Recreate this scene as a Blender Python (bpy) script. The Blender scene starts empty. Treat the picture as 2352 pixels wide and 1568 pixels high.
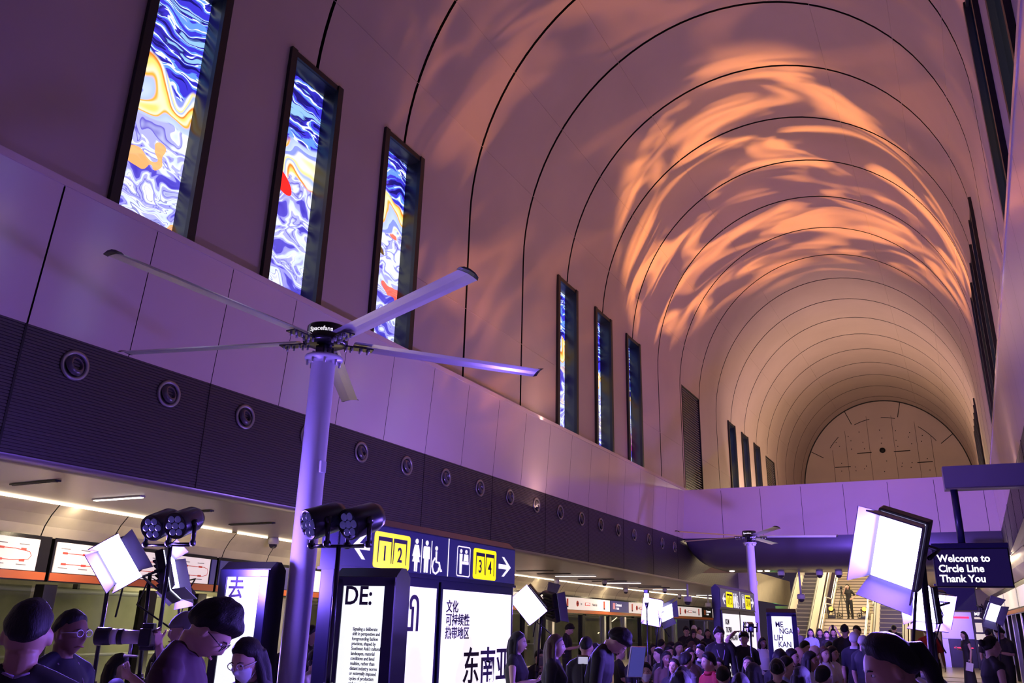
import bpy, bmesh, math, random
from mathutils import Vector, Matrix, Euler
random.seed(7)
sc = bpy.context.scene
COL = sc.collection
PI = math.pi
R = math.radians

# ------------------------------------------------------------------ camera
CAM_H = 1.62
FPX = 1883.45                       # focal length in pixels of the 2352-wide frame
YAW, PIT, ROL = 0.50024394, 0.33110551, 0.02534343
_f = Vector((-math.sin(YAW)*math.cos(PIT), math.cos(YAW)*math.cos(PIT), math.sin(PIT)))
_r0 = Vector((math.cos(YAW), math.sin(YAW), 0)); _u0 = _r0.cross(_f)
CR = math.cos(ROL)*_r0 + math.sin(ROL)*_u0
CU = -math.sin(ROL)*_r0 + math.cos(ROL)*_u0
CF = _f
cam_data = bpy.data.cameras.new('camera'); cam = bpy.data.objects.new('camera', cam_data); COL.objects.link(cam)
cam_data.sensor_width = 36.0; cam_data.sensor_fit = 'HORIZONTAL'; cam_data.lens = FPX*36/2352
cam_data.clip_start = 0.05; cam_data.clip_end = 300
cam.matrix_world = Matrix(((CR.x, CU.x, -CF.x, 0), (CR.y, CU.y, -CF.y, 0), (CR.z, CU.z, -CF.z, CAM_H), (0, 0, 0, 1)))
sc.camera = cam
CAMP = Vector((0, 0, CAM_H))
def ray(px, py): return CR*(px-1176) - CU*(py-784) + CF*FPX
def at_depth(px, py, d): return CAMP + ray(px, py)*(d/FPX)
def at_x(px, py, x): d = ray(px, py); return CAMP + d*(x/d.x)
def at_y(px, py, y): d = ray(px, py); return CAMP + d*(y/d.y)

# ------------------------------------------------------------------ world, exposure
sc.view_settings.view_transform = 'Standard'; sc.view_settings.look = 'None'
sc.view_settings.gamma = 1.0; sc.view_settings.use_curve_mapping = False
sc.view_settings.exposure = 0.0
w = bpy.data.worlds.new('world'); sc.world = w; w.use_nodes = True
w.node_tree.nodes['Background'].inputs[0].default_value = (0.10, 0.07, 0.13, 1)
w.node_tree.nodes['Background'].inputs[1].default_value = 0.3

# ------------------------------------------------------------------ lights of the hall and added fills
def lamp(name, kind, loc, aim, energy, color, **kw):
    d = bpy.data.lights.new(name, kind); d.energy = energy; d.color = color
    for k, v in kw.items(): setattr(d, k, v)
    o = bpy.data.objects.new(name, d); COL.objects.link(o); o.location = loc
    if aim is not None:
        o.rotation_euler = (Vector(aim)-Vector(loc)).to_track_quat('-Z', 'Y').to_euler()
    return o
WARM = (1.0, 0.72, 0.48)
VIOLET = (0.24, 0.13, 1.0)
# unseen warm fill strips added on the two ledges to lift the vault
for nm, x, tx in (('ledge_fill_left', -10.03, -9.0), ('ledge_fill_right', 1.17, 0.1)):
    lamp(nm, 'AREA', (x, 20.0, 7.03), (tx, 20.0, 12.0), 400, (1.0, 0.62, 0.48), shape='RECTANGLE', size=0.12, size_y=62)
lamp('far_vault_fill', 'AREA', (-4.4, 43.0, 7.2), (-4.4, 53.0, 13.0), 820, (1.0, 0.66, 0.54), shape='RECTANGLE', size=9.0, size_y=3.0)  # unseen fill panel added to brighten the far vault and end wall
# warm gobo projectors, fixtures unseen, thrown on the crown of the vault
def gobo(name, loc, aim, energy, angle, seed, blend, lo, p0, p1):
    o = lamp(name, 'SPOT', loc, aim, energy, (1, 1, 1), spot_size=R(angle), spot_blend=blend, shadow_soft_size=0.03)
    d = o.data; d.use_nodes = True; nt = d.node_tree; N = nt.nodes; L = nt.links
    em = N['Emission']; tc = N.new('ShaderNodeTexCoord')
    mp = N.new('ShaderNodeMapping'); mp.inputs['Scale'].default_value = (3.6, 8.5, 1.0); mp.inputs['Rotation'].default_value = (0, 0, R(-28)); mp.inputs['Location'].default_value = (seed, seed*0.7, 0)
    vm = N.new('ShaderNodeVectorMath'); vm.operation = 'DIVIDE'
    sp = N.new('ShaderNodeSeparateXYZ'); cb = N.new('ShaderNodeCombineXYZ')
    L.new(tc.outputs['Normal'], sp.inputs[0])
    for i in range(3): L.new(sp.outputs[2], cb.inputs[i])
    L.new(tc.outputs['Normal'], vm.inputs[0]); L.new(cb.outputs[0], vm.inputs[1])
    L.new(vm.outputs[0], mp.inputs[0])
    nz = N.new('ShaderNodeTexNoise'); nz.inputs['Scale'].default_value = 1.0; nz.inputs['Detail'].default_value = 2.0; nz.inputs['Distortion'].default_value = 1.2
    L.new(mp.outputs[0], nz.inputs['Vector'])
    cr = N.new('ShaderNodeValToRGB'); e = cr.color_ramp.elements
    e[0].position = p0; e[0].color = (lo, lo*0.45, lo*0.22, 1); e[1].position = p1; e[1].color = (1.0, 0.37, 0.10, 1)
    L.new(nz.outputs['Fac'], cr.inputs[0]); L.new(cr.outputs[0], em.inputs['Color'])
    return o
gobo('gobo_projector', (-4.0, 28.5, 2.2), (-4.2, 29.9, 18.0), 22000, 64, 2.3, 0.30, 0.03, 0.46, 0.64)
gobo('gobo_projector', (-3.6, 10.0, 2.0), (-4.6, 20.5, 14.0), 5200, 84, 4.1, 0.6, 0.08, 0.45, 0.68)  # second hidden projector, added for the faint streaks on the nearer vault
# concourse behind the bridge: warm working light
lamp('concourse_light', 'AREA', (-5.0, 44.0, 3.9), (-5.0, 44.5, 0), 650, (1.0, 0.80, 0.46), shape='RECTANGLE', size=8, size_y=10)
lamp('stair_light', 'AREA', (-5.0, 52.0, 7.5), (-5.0, 48.0, 2), 1700, (1.0, 0.82, 0.50), shape='RECTANGLE', size=7, size_y=4)
# added violet fill lamp without a fixture, aimed at the bridge
lamp('bridge_fill', 'AREA', (-3.2, 23.6, 2.6), (-3.6, 33.4, 5.4), 430, (0.26, 0.14, 1.0), shape='RECTANGLE', size=0.5, size_y=0.3, spread=R(130))
lamp('fascia_fill', 'AREA', (-5.6, 13.2, 2.3), (-10.0, 14.5, 5.6), 170, (0.34, 0.20, 1.0), shape='RECTANGLE', size=0.5, size_y=0.3, spread=R(165))  # unseen violet fill, added to brighten the left fascia
# tunnel light beyond the platform doors
lamp('tunnel_light', 'AREA', (-17.2, 15.0, 3.6), (-18.6, 15.0, 1.2), 1100, (1.0, 0.88, 0.50), shape='RECTANGLE', size=0.4, size_y=40)

# ------------------------------------------------------------------ helpers
def link(o): COL.objects.link(o); return o
def tag(o, label=None, cat=None, group=None, kind=None):
    if label: o['label'] = label
    if cat: o['category'] = cat
    if group: o['group'] = group
    if kind: o['kind'] = kind
    return o
def empty(name, loc=(0, 0, 0), rz=0.0, label=None, cat=None, group=None):
    o = bpy.data.objects.new(name, None); link(o); o.location = loc; o.rotation_euler = (0, 0, rz)
    o.empty_display_size = 0.1
    return tag(o, label, cat, group)

class MB:
    """collects shapes in one bmesh"""
    def __init__(s): s.b = bmesh.new(); s.mi = 0
    def _fin(s, verts, M):
        if M is not None:
            for v in verts: v.co = M @ v.co
    def _mark(s, faces):
        for f in faces: f.material_index = s.mi
    def box(s, c, d, M=None, bev=0.0):
        vs = [s.b.verts.new((c[0]+sx*d[0]/2, c[1]+sy*d[1]/2, c[2]+sz*d[2]/2)) for sx in (-1, 1) for sy in (-1, 1) for sz in (-1, 1)]
        fs = [s.b.faces.new([vs[i] for i in q]) for q in ((0, 1, 3, 2), (4, 6, 7, 5), (0, 4, 5, 1), (2, 3, 7, 6), (0, 2, 6, 4), (1, 5, 7, 3))]
        s._mark(fs)
        if bev > 0:
            es = list({e for f in fs for e in f.edges})
            r = bmesh.ops.bevel(s.b, geom=es, offset=bev, segments=2, affect='EDGES', profile=0.6)
            s._mark(r['faces']); vs = list({v for f in r['faces'] for v in f.verts} | {v for v in vs if v.is_valid})
        s._fin(vs, M); return s
    def tube(s, pts, rad, n=10, cap=True, M=None):
        """round tube through points; rad a number or list"""
        pts = [Vector(p) for p in pts]; k = len(pts)
        rad = [rad]*k if not isinstance(rad, (list, tuple)) else rad
        rings = []; prev = None; allv = []
        for i, p in enumerate(pts):
            t = (pts[min(i+1, k-1)]-pts[max(i-1, 0)])
            if t.length < 1e-9: t = Vector((0, 0, 1))
            t.normalize()
            if prev is None:
                a = Vector((0, 0, 1)) if abs(t.z) < 0.9 else Vector((1, 0, 0))
                x = t.cross(a).normalized()
            else:
                x = (prev - t*prev.dot(t)).normalized()
            prev = x; y = t.cross(x)
            ring = [s.b.verts.new(p+(x*math.cos(2*PI*j/n)+y*math.sin(2*PI*j/n))*rad[i]) for j in range(n)]
            rings.append(ring); allv += ring
        fs = []
        for a, b in zip(rings, rings[1:]):
            for j in range(n): fs.append(s.b.faces.new((a[j], a[(j+1) % n], b[(j+1) % n], b[j])))
        if cap:
            fs.append(s.b.faces.new(rings[0][::-1])); fs.append(s.b.faces.new(rings[-1]))
        s._mark(fs)
        for f in fs: f.smooth = True
        s._fin(allv, M); return s
    def lathe(s, prof, n=24, M=None, close=False):
        """prof: (radius, z) list spun round z"""
        rings = []; allv = []
        for r, z in prof:
            if r < 1e-6: v = s.b.verts.new((0, 0, z)); rings.append([v]); allv.append(v)
            else:
                ring = [s.b.verts.new((r*math.cos(2*PI*j/n), r*math.sin(2*PI*j/n), z)) for j in range(n)]
                rings.append(ring); allv += ring
        fs = []
        prs = list(zip(rings, rings[1:])) + ([(rings[-1], rings[0])] if close else [])
        for a, b in prs:
            for j in range(n):
                k = (j+1) % n
                if len(a) == 1 and len(b) == 1: continue
                if len(a) == 1: fs.append(s.b.faces.new((a[0], b[k], b[j])))
                elif len(b) == 1: fs.append(s.b.faces.new((a[j], a[k], b[0])))
                else: fs.append(s.b.faces.new((a[j], a[k], b[k], b[j])))
        s._mark(fs)
        for f in fs: f.smooth = True
        s._fin(allv, M); return s
    def prism(s, poly, z0, z1, M=None):
        """closed polygon in xy pulled from z0 to z1"""
        a = [s.b.verts.new((p[0], p[1], z0)) for p in poly]; b = [s.b.verts.new((p[0], p[1], z1)) for p in poly]
        n = len(poly); fs = [s.b.faces.new(a[::-1]), s.b.faces.new(b)]
        for j in range(n): fs.append(s.b.faces.new((a[j], a[(j+1) % n], b[(j+1) % n], b[j])))
        s._mark(fs); s._fin(a+b, M); return s
    def ell(s, c, r, M=None, nu=14, nv=10):
        prof = [(math.sin(PI*i/nv), -math.cos(PI*i/nv)) for i in range(nv+1)]
        prof[0] = (0, -1); prof[-1] = (0, 1)
        T = Matrix.Translation(c) @ Matrix.Diagonal((r[0], r[1], r[2], 1))
        return s.lathe(prof, nu, (M @ T) if M is not None else T)
    def quad(s, a, b, c, d):
        f = s.b.faces.new([s.b.verts.new(p) for p in (a, b, c, d)]); f.material_index = s.mi; return s
    def build(s, name, mats, parent=None, loc=None, rot=None, recalc=True):
        if recalc: bmesh.ops.recalc_face_normals(s.b, faces=s.b.faces[:])
        me = bpy.data.meshes.new(name); s.b.to_mesh(me); s.b.free()
        for m in (mats if isinstance(mats, (list, tuple)) else [mats]): me.materials.append(m)
        o = bpy.data.objects.new(name, me); link(o)
        if parent is not None: o.parent = parent
        if loc is not None: o.location = loc
        if rot is not None: o.rotation_euler = rot
        return o
def struct(o): o['kind'] = 'structure'; return o

def copy_tree(o, parent=None):
    c = o.copy(); link(c)
    if parent is not None: c.parent = parent
    for ch in list(o.children): copy_tree(ch, c)
    return c

# ------------------------------------------------------------------ materials
MATS = {}
def mat(name, col, rough=0.5, metal=0.0, emit=None, es=0.0, alpha=None, spec=None, trans=0.0):
    if name in MATS: return MATS[name]
    m = bpy.data.materials.new(name); m.use_nodes = True; b = m.node_tree.nodes['Principled BSDF']
    b.inputs['Base Color'].default_value = (*col, 1); b.inputs['Roughness'].default_value = rough; b.inputs['Metallic'].default_value = metal
    if emit is not None: b.inputs['Emission Color'].default_value = (*emit, 1); b.inputs['Emission Strength'].default_value = es
    if spec is not None: b.inputs['Specular IOR Level'].default_value = spec
    if trans: b.inputs['Transmission Weight'].default_value = trans
    m.diffuse_color = (*col, 1); MATS[name] = m
    return m
def noise_var(m, scale=6.0, amt=0.12, bump=0.0, bscale=40.0):
    """gentle wear: multiplies the base colour by a noise, optional fine bump"""
    nt = m.node_tree; N = nt.nodes; L = nt.links; b = N['Principled BSDF']
    col = b.inputs['Base Color'].default_value[:]
    tc = N.new('ShaderNodeTexCoord'); nz = N.new('ShaderNodeTexNoise'); nz.inputs['Scale'].default_value = scale; nz.inputs['Detail'].default_value = 5
    L.new(tc.outputs['Object'], nz.inputs['Vector'])
    mr = N.new('ShaderNodeMapRange'); mr.inputs['From Min'].default_value = 0.3; mr.inputs['From Max'].default_value = 0.7
    mr.inputs['To Min'].default_value = 1-amt; mr.inputs['To Max'].default_value = 1+amt
    L.new(nz.outputs['Fac'], mr.inputs['Value'])
    mx = N.new('ShaderNodeVectorMath'); mx.operation = 'SCALE'; mx.inputs[0].default_value = col[:3]
    L.new(mr.outputs[0], mx.inputs['Scale']); L.new(mx.outputs[0], b.inputs['Base Color'])
    if bump > 0:
        n2 = N.new('ShaderNodeTexNoise'); n2.inputs['Scale'].default_value = bscale; L.new(tc.outputs['Object'], n2.inputs['Vector'])
        bp = N.new('ShaderNodeBump'); bp.inputs['Strength'].default_value = bump; bp.inputs['Distance'].default_value = 0.01
        L.new(n2.outputs['Fac'], bp.inputs['Height']); L.new(bp.outputs[0], b.inputs['Normal'])
    return m
M_VAULT = noise_var(mat('vault_plaster', (0.50, 0.40, 0.36), 0.75), 0.5, 0.06)
M_GAP = mat('dark_gap', (0.006, 0.006, 0.007), 0.6)
M_PANEL = noise_var(mat('light_fascia_panel', (0.74, 0.60, 0.62), 0.13, spec=1.0), 0.4, 0.05)
M_BAND = mat('ribbed_dark_metal', (0.085, 0.07, 0.085), 0.42, 0.45)
M_BLACK = mat('matt_black', (0.010, 0.010, 0.012), 0.5)
M_BLACKG = mat('gloss_black', (0.012, 0.011, 0.014), 0.22)
M_STEEL = noise_var(mat('brushed_steel', (0.58, 0.52, 0.43), 0.34, 0.45), 3.0, 0.06)
M_SOFFIT = noise_var(mat('soffit_metal', (0.30, 0.26, 0.28), 0.33, 0.55), 0.8, 0.05)
M_FLOOR = noise_var(mat('pale_terrazzo', (0.42, 0.37, 0.32), 0.30), 2.0, 0.08)
M_LIGHTG = mat('pale_grey_paint', (0.55, 0.53, 0.55), 0.35)
M_SILVER = mat('silver_metal', (0.55, 0.54, 0.56), 0.28, 0.9)
M_WARMLED = mat('warm_led', (1, 0.85, 0.62), 0.5, emit=(1.0, 0.80, 0.52), es=6.0)
M_WHITELED = mat('white_led', (1, 0.95, 0.9), 0.5, emit=(1.0, 0.90, 0.78), es=5.0)
M_LED = mat('violet_white_led', (0.8, 0.8, 1), 0.5, emit=(0.62, 0.60, 1.0), es=14.0)
M_NAVY = mat('navy_sign', (0.012, 0.010, 0.07), 0.25, emit=(0.05, 0.035, 0.30), es=0.35)
M_WHITESIGN = mat('backlit_white', (0.9, 0.9, 0.9), 0.4, emit=(1.0, 0.95, 1.0), es=0.9)
M_YELLOW = mat('backlit_yellow', (0.5, 0.4, 0.0), 0.4, emit=(1.0, 0.80, 0.0), es=1.15)
M_INK = mat('dark_purple_ink', (0.04, 0.018, 0.06), 0.6)
M_GREYINK = mat('grey_ink', (0.25, 0.24, 0.26), 0.6)
M_ORANGE = mat('orange_strip', (0.55, 0.13, 0.04), 0.4, emit=(1, 0.22, 0.06), es=0.05)
M_RED = mat('line_red', (0.75, 0.08, 0.05), 0.5, emit=(1, 0.1, 0.06), es=0.12)
M_HEADERW = mat('header_white', (0.75, 0.68, 0.68), 0.45, emit=(1.0, 0.85, 0.80), es=0.55)
M_CONC = noise_var(mat('tunnel_concrete', (0.42, 0.40, 0.30), 0.85), 1.3, 0.25)
# ================================================================== THE HALL
XL, XR, XC, RAD = -10.162, 1.305, -4.429, 5.7336
ZS, RZ = 11.54, 6.589
Y0, Y1 = -7.0, 65.5
RING = [10.15+3*i for i in range(-5, 19)]
WINY = [7.15, 10.15, 13.15, 22.15, 25.15, 28.15, 43.15, 46.15, 49.15]
ZB, ZT = 7.08, 12.0

def vault():
    th0 = math.asin((ZT-ZS)/RZ)
    prof = [(XL, ZB-0.2), (XL, ZB), (XL, ZS)]
    ths = [th0] + [th0+(PI-2*th0)*i/44 for i in range(1, 44)] + [PI-th0]
    prof += [(XC-RAD*math.cos(t), ZS+RZ*math.sin(t)) for t in ths]
    prof += [(XR, ZS), (XR, ZB), (XR, ZB-0.2)]
    P = [Vector((p[0], 0, p[1])) for p in prof]; n = len(P)
    nor = []
    for i in range(n):
        t = P[min(i+1, n-1)]-P[max(i-1, 0)]; t.normalize(); nor.append(Vector((-t.z, 0, t.x)))
    G = 0.04
    ys = {Y0, Y1}
    for y in RING: ys |= {y-G, y+G}
    for y in WINY: ys |= {y-0.75, y+0.75}
    for a, b in ((34.35, 37.11), (51.7, 54.3)): ys |= {a, b}
    ys = sorted(y for y in ys if Y0 <= y <= Y1)
    m = MB(); b = m.b
    V = [[b.verts.new((p.x, y, p.z)) for p in P] for y in ys]
    def isgap(a, c): return any(abs((a+c)/2-y) < G for y in RING)
    def inwin(a, c): return any(abs((a+c)/2-y) < 0.75 for y in WINY)
    def inlou(a, c): return any(l < (a+c)/2 < r for l, r in ((34.35, 37.11), (51.7, 54.3)))
    for k in range(len(ys)-1):
        a, c = ys[k], ys[k+1]; gap, win, lou = isgap(a, c), inwin(a, c), inlou(a, c)
        for i in range(n-1):
            zc = (P[i].z+P[i+1].z)/2; low = ZB < zc < ZT
            if low and (win or (lou and P[i].x < XC)): continue
            if gap:
                o0, o1 = P[i]+nor[i]*0.14, P[i+1]+nor[i+1]*0.14
                q = [b.verts.new((p.x, y, p.z)) for y in (a, c) for p in (o0, o1)]; e = [b.verts.new((p.x, y, p.z)) for y in (a, c) for p in (P[i], P[i+1])]
                for f in ((e[0], e[1], q[1], q[0]), (q[0], q[1], q[3], q[2]), (q[2], q[3], e[3], e[2])):
                    fc = b.faces.new(f); fc.material_index = 1
            else:
                f = b.faces.new((V[k][i], V[k+1][i], V[k+1][i+1], V[k][i+1])); f.smooth = True
    return struct(m.build('ceiling', [M_VAULT, M_GAP], recalc=False))
vault()

# thin pale seams running the length of the vault, raised cover strips
m = MB()
for t in (18, 38, 62, 118, 142, 162):
    a = R(t); p = Vector((XC-(RAD-0.006)*math.cos(a), 0, ZS+(RZ-0.006)*math.sin(a)))
    m.tube([(p.x, Y0, p.z), (p.x, Y1, p.z)], 0.007, n=5)
for z in (9.0, ):
    for y0, y1 in ((14.0, 21.3), (29.0, 34.2), (37.2, 42.3)):
        m.tube([(XL+0.004, y0, z), (XL+0.004, y1, z)], 0.008, n=5)
struct(m.build('trim_1', M_VAULT))

# ---- art windows ---------------------------------------------------
def art_material(i):
    m = bpy.data.materials.new('art_glass_%s' % 'abcdefghi'[i]); m.use_nodes = True; nt = m.node_tree; N = nt.nodes; L = nt.links
    b = N['Principled BSDF']; b.inputs['Base Color'].default_value = (0.03, 0.03, 0.05, 1); b.inputs['Roughness'].default_value = 0.25
    rnd = random.Random(40+i); sx = rnd.uniform(-20, 20)
    def node(t, **kw):
        n = N.new(t)
        for k, v in kw.items(): setattr(n, k, v)
        return n
    def val(s, k, v): s.inputs[k].default_value = v
    def math2(op, a, b_=None):
        n = node('ShaderNodeMath', operation=op)
        for j, v in enumerate((a, b_)):
            if v is None: continue
            if isinstance(v, (int, float)): n.inputs[j].default_value = v
            else: L.new(v, n.inputs[j])
        return n.outputs[0]
    def ramp(stops, fac, interp='LINEAR'):
        r = node('ShaderNodeValToRGB'); e = r.color_ramp.elements; r.color_ramp.interpolation = interp
        while len(e) < len(stops): e.new(0.5)
        for q, (p, c) in zip(e, stops): q.position = p; q.color = (*c, 1)
        L.new(fac, r.inputs[0]); return r.outputs[0]
    def mix(f, a, c):
        n = node('ShaderNodeMix', data_type='RGBA')
        L.new(f, n.inputs[0]) if not isinstance(f, float) else val(n, 0, f)
        for v, j in ((a, 6), (c, 7)):
            if isinstance(v, tuple): n.inputs[j].default_value = (*v, 1)
            else: L.new(v, n.inputs[j])
        return n.outputs[2]
    tc = node('ShaderNodeTexCoord'); sep = node('ShaderNodeSeparateXYZ'); L.new(tc.outputs['Object'], sep.inputs[0])
    h = math2('DIVIDE', sep.outputs[2], 4.92)
    off = node('ShaderNodeVectorMath', operation='ADD'); off.inputs[1].default_value = (0, sx, sx*0.31); L.new(tc.outputs['Object'], off.inputs[0])
    n1 = node('ShaderNodeTexNoise'); val(n1, 'Scale', 1.1); val(n1, 'Detail', 2.0); L.new(off.outputs[0], n1.inputs['Vector'])
    sc1 = node('ShaderNodeVectorMath', operation='SCALE'); val(sc1, 'Scale', 0.9); L.new(n1.outputs['Color'], sc1.inputs[0])
    wv = node('ShaderNodeVectorMath', operation='ADD'); L.new(off.outputs[0], wv.inputs[0]); L.new(sc1.outputs[0], wv.inputs[1])
    # diagonal long streaks
    mp = node('ShaderNodeMapping'); mp.inputs['Rotation'].default_value = (R(30 if i % 2 == 0 else 24), 0, 0); mp.inputs['Scale'].default_value = (1, 0.55, 3.4)
    L.new(wv.outputs[0], mp.inputs['Vector'])
    st = node('ShaderNodeTexNoise'); val(st, 'Scale', 1.35); val(st, 'Detail', 3.0); val(st, 'Roughness', 0.45); val(st, 'Distortion', 0.35); L.new(mp.outputs[0], st.inputs['Vector'])
    # marbled contour bands
    mp2 = node('ShaderNodeMapping'); mp2.inputs['Scale'].default_value = (1, 1.0, 2.2); L.new(wv.outputs[0], mp2.inputs['Vector'])
    bl = node('ShaderNodeTexNoise'); val(bl, 'Scale', 1.15); val(bl, 'Detail', 2.0); val(bl, 'Distortion', 0.7); L.new(mp2.outputs[0], bl.inputs['Vector'])
    # waves: bands of height bent by a slow noise
    n3 = node('ShaderNodeTexNoise'); val(n3, 'Scale', 0.9); val(n3, 'Detail', 1.0); val(n3, 'Distortion', 0.8); L.new(off.outputs[0], n3.inputs['Vector'])
    hb = math2('ADD', h, math2('MULTIPLY', math2('SUBTRACT', n3.outputs['Fac'], 0.5), 0.42))
    W = (1, 1, 1); DB = (0.008, 0.006, 0.16); BL = (0.045, 0.035, 0.62); SK = (0.13, 0.30, 0.95); PK = (0.28, 0.52, 1.0)
    top = ramp([(0.30, DB), (0.385, DB), (0.395, BL), (0.47, BL), (0.475, SK), (0.525, SK), (0.53, W), (0.56, (0.7, 0.85, 1)), (0.565, BL), (0.63, DB), (0.66, PK)], st.outputs['Fac'])
    wav = ramp([(0.0, (0.55, 0.65, 1)), (0.18, (0.45, 0.55, 0.95)), (0.24, (1.0, 0.42, 0.03)), (0.30, (0.95, 0.8, 0.55)), (0.42, (1.0, 0.72, 0.18)), (0.50, (0.85, 0.22, 0.01)), (0.55, (1, 0.92, 0.72)), (0.64, (0.40, 0.50, 0.85)), (0.70, (1.0, 0.78, 0.3)), (0.76, (1, 0.95, 0.85)), (0.86, (0.25, 0.30, 0.8))], math2('MULTIPLY', math2('FRACT', math2('MULTIPLY', hb, 4.6)), 0.98), 'EASE')
    LI = (0.42, 0.42, 0.98); PU = (0.06, 0.04, 0.50)
    low = ramp([(0.30, PU), (0.40, (0.10, 0.08, 0.60)), (0.41, (0.30, 0.28, 0.9)), (0.455, LI), (0.46, (0.62, 0.70, 1)), (0.52, (0.82, 0.86, 1)), (0.53, LI), (0.575, LI), (0.58, (0.10, 0.07, 0.55)), (0.63, (0.75, 0.8, 1)), (0.68, W)], bl.outputs['Fac'])
    acc = {0: (1.0, 0.45, 0.10), 1: (1.0, 0.03, 0.015), 2: (0.9, 0.12, 0.03), 3: (0.9, 0.5, 0.1), 4: (0.5, 0.35, 0.2), 5: (0.9, 0.03, 0.03)}.get(i, (0.5, 0.3, 0.1))
    na = node('ShaderNodeTexNoise'); val(na, 'Scale', 1.25); val(na, 'Detail', 1.0); L.new(wv.outputs[0], na.inputs['Vector'])
    gate = math2('GREATER_THAN', na.outputs['Fac'], 0.60)
    low2 = mix(math2('MULTIPLY', gate, 0.9 if i in (0, 2) else 0.45), low, acc) if i != 1 else low
    pos = {0: 0.50, 1: 0.60, 2: 0.66, 3: 0.52, 4: 0.50, 5: 0.46}.get(i, 0.5)
    def sstep(x, a, c):
        r = node('ShaderNodeMapRange', interpolation_type='SMOOTHSTEP'); val(r, 'From Min', a); val(r, 'From Max', c); L.new(x, r.inputs['Value']); return r.outputs[0]
    hw = math2('ADD', h, math2('MULTIPLY', math2('SUBTRACT', n3.outputs['Fac'], 0.5), 0.22))
    c1 = mix(sstep(hw, pos-0.075, pos-0.06), low2, wav)
    c2 = mix(sstep(hw, pos+0.085, pos+0.10), c1, top)
    # a few fine ink lines near the foot
    ln = math2('LESS_THAN', math2('ABSOLUTE', math2('SUBTRACT', math2('FRACT', math2('MULTIPLY', bl.outputs['Fac'], 17.0)), 0.5)), 0.07)
    low_gate = math2('SUBTRACT', 1.0, sstep(h, 0.14, 0.24))
    c3 = mix(math2('MULTIPLY', math2('MULTIPLY', ln, low_gate), 0.7), c2, (0.06, 0.05, 0.4))
    if i == 1:   # one large red pebble shape
        dy = math2('SUBTRACT', sep.outputs[1], -0.24); dz = math2('SUBTRACT', sep.outputs[2], 2.42)
        dz2 = math2('ADD', dz, math2('MULTIPLY', dy, 0.45))
        el = math2('ADD', math2('POWER', math2('DIVIDE', dy, 0.34), 2.0), math2('POWER', math2('DIVIDE', dz2, 0.2), 2.0))
        c3 = mix(math2('LESS_THAN', el, 1.0), c3, (1.0, 0.02, 0.01))
    if i == 2:   # a brown pebble
        dy = math2('SUBTRACT', sep.outputs[1], -0.14); dz = math2('SUBTRACT', sep.outputs[2], 2.35)
        dz2 = math2('ADD', dz, math2('MULTIPLY', dy, 0.6))
        el = math2('ADD', math2('POWER', math2('DIVIDE', dy, 0.2), 2.0), math2('POWER', math2('DIVIDE', dz2, 0.085), 2.0))
        c3 = mix(math2('LESS_THAN', el, 1.0), c3, (0.12, 0.06, 0.01))
    L.new(c3, b.inputs['Emission Color']); b.inputs['Emission Strength'].default_value = 1.3
    return m
ART = [art_material(i) for i in range(9)]
M_REVEAL = mat('window_reveal', (0.016, 0.016, 0.020), 0.28)
def window(idx, y, side, art):
    x = XL if side < 0 else XR; o = -1 if side < 0 else 1          # o = outward
    hgt = ZT-ZB
    root = struct(empty('window_%d' % idx, (x, y, ZB)))
    m = MB()
    for s in (-1, 1): m.box((-o*0.035, s*0.685, hgt/2), (0.09, 0.15, hgt))
    m.box((-o*0.02, 0, hgt-0.06), (0.06, 1.30, 0.12)); m.box((-o*0.02, 0, 0.03), (0.06, 1.30, 0.06))
    m.mi = 1
    for s in (-1, 1): m.box((o*0.19, s*0.67, hgt/2), (0.38, 0.04, hgt))
    m.box((o*0.19, 0, hgt-0.10), (0.38, 1.34, 0.04)); m.box((o*0.19, 0, 0.05), (0.38, 1.34, 0.04))
    fr = m.build('window_frame', [M_BLACK, M_REVEAL], root)
    m = MB(); m.box((o*0.37, 0, hgt/2), (0.02, 1.32, hgt-0.1)); pn = m.build('window_pane', art, root)
    return root
n = 1
for i, y in enumerate(WINY): window(n, y, -1, ART[i]); n += 1
M_DULLPANE = mat('unlit_art_glass', (0.02, 0.02, 0.05), 0.25, emit=(0.1, 0.12, 0.6), es=0.12)
for i, y in enumerate(WINY): window(n, y, 1, ART[8-i]); n += 1

# ---- louvre grilles in the left wall -------------------------------
for k, (a, b_) in enumerate(((34.35, 37.11), (51.7, 54.3))):
    root = empty('louvre_grille', (XL, (a+b_)/2, ZB), 0, ['tall black louvre grille on the left wall just beyond the middle trio of lit windows', 'small far louvre grille on the left wall beyond the last trio of windows'][k], 'grille', 'louvre grilles of the left wall')
    wd = b_-a; m = MB()
    for s in (-1, 1): m.box((-0.03, s*(wd/2-0.03), 2.38), (0.10, 0.06, 4.76))
    m.box((-0.03, 0, 4.73), (0.10, wd, 0.06)); m.build('grille_frame', M_BLACK, root)
    m = MB(); m.box((-0.2, 0, 2.38), (0.02, wd, 4.76)); m.build('grille_back', M_BLACK, root)
    m = MB()
    for j in range(42): m.box((0, 0, 0.09+j*0.112), (0.05, wd-0.1, 0.030), Matrix.Translation((-0.06, 0, 0.0)))
    m.build('slats', mat('grille_slat', (0.22, 0.18, 0.17), 0.5), root)
    m = MB(); m.box((0, 0, 4.84), (0.02, wd, 0.2)); m.build('grille_head', M_VAULT, root)

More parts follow.
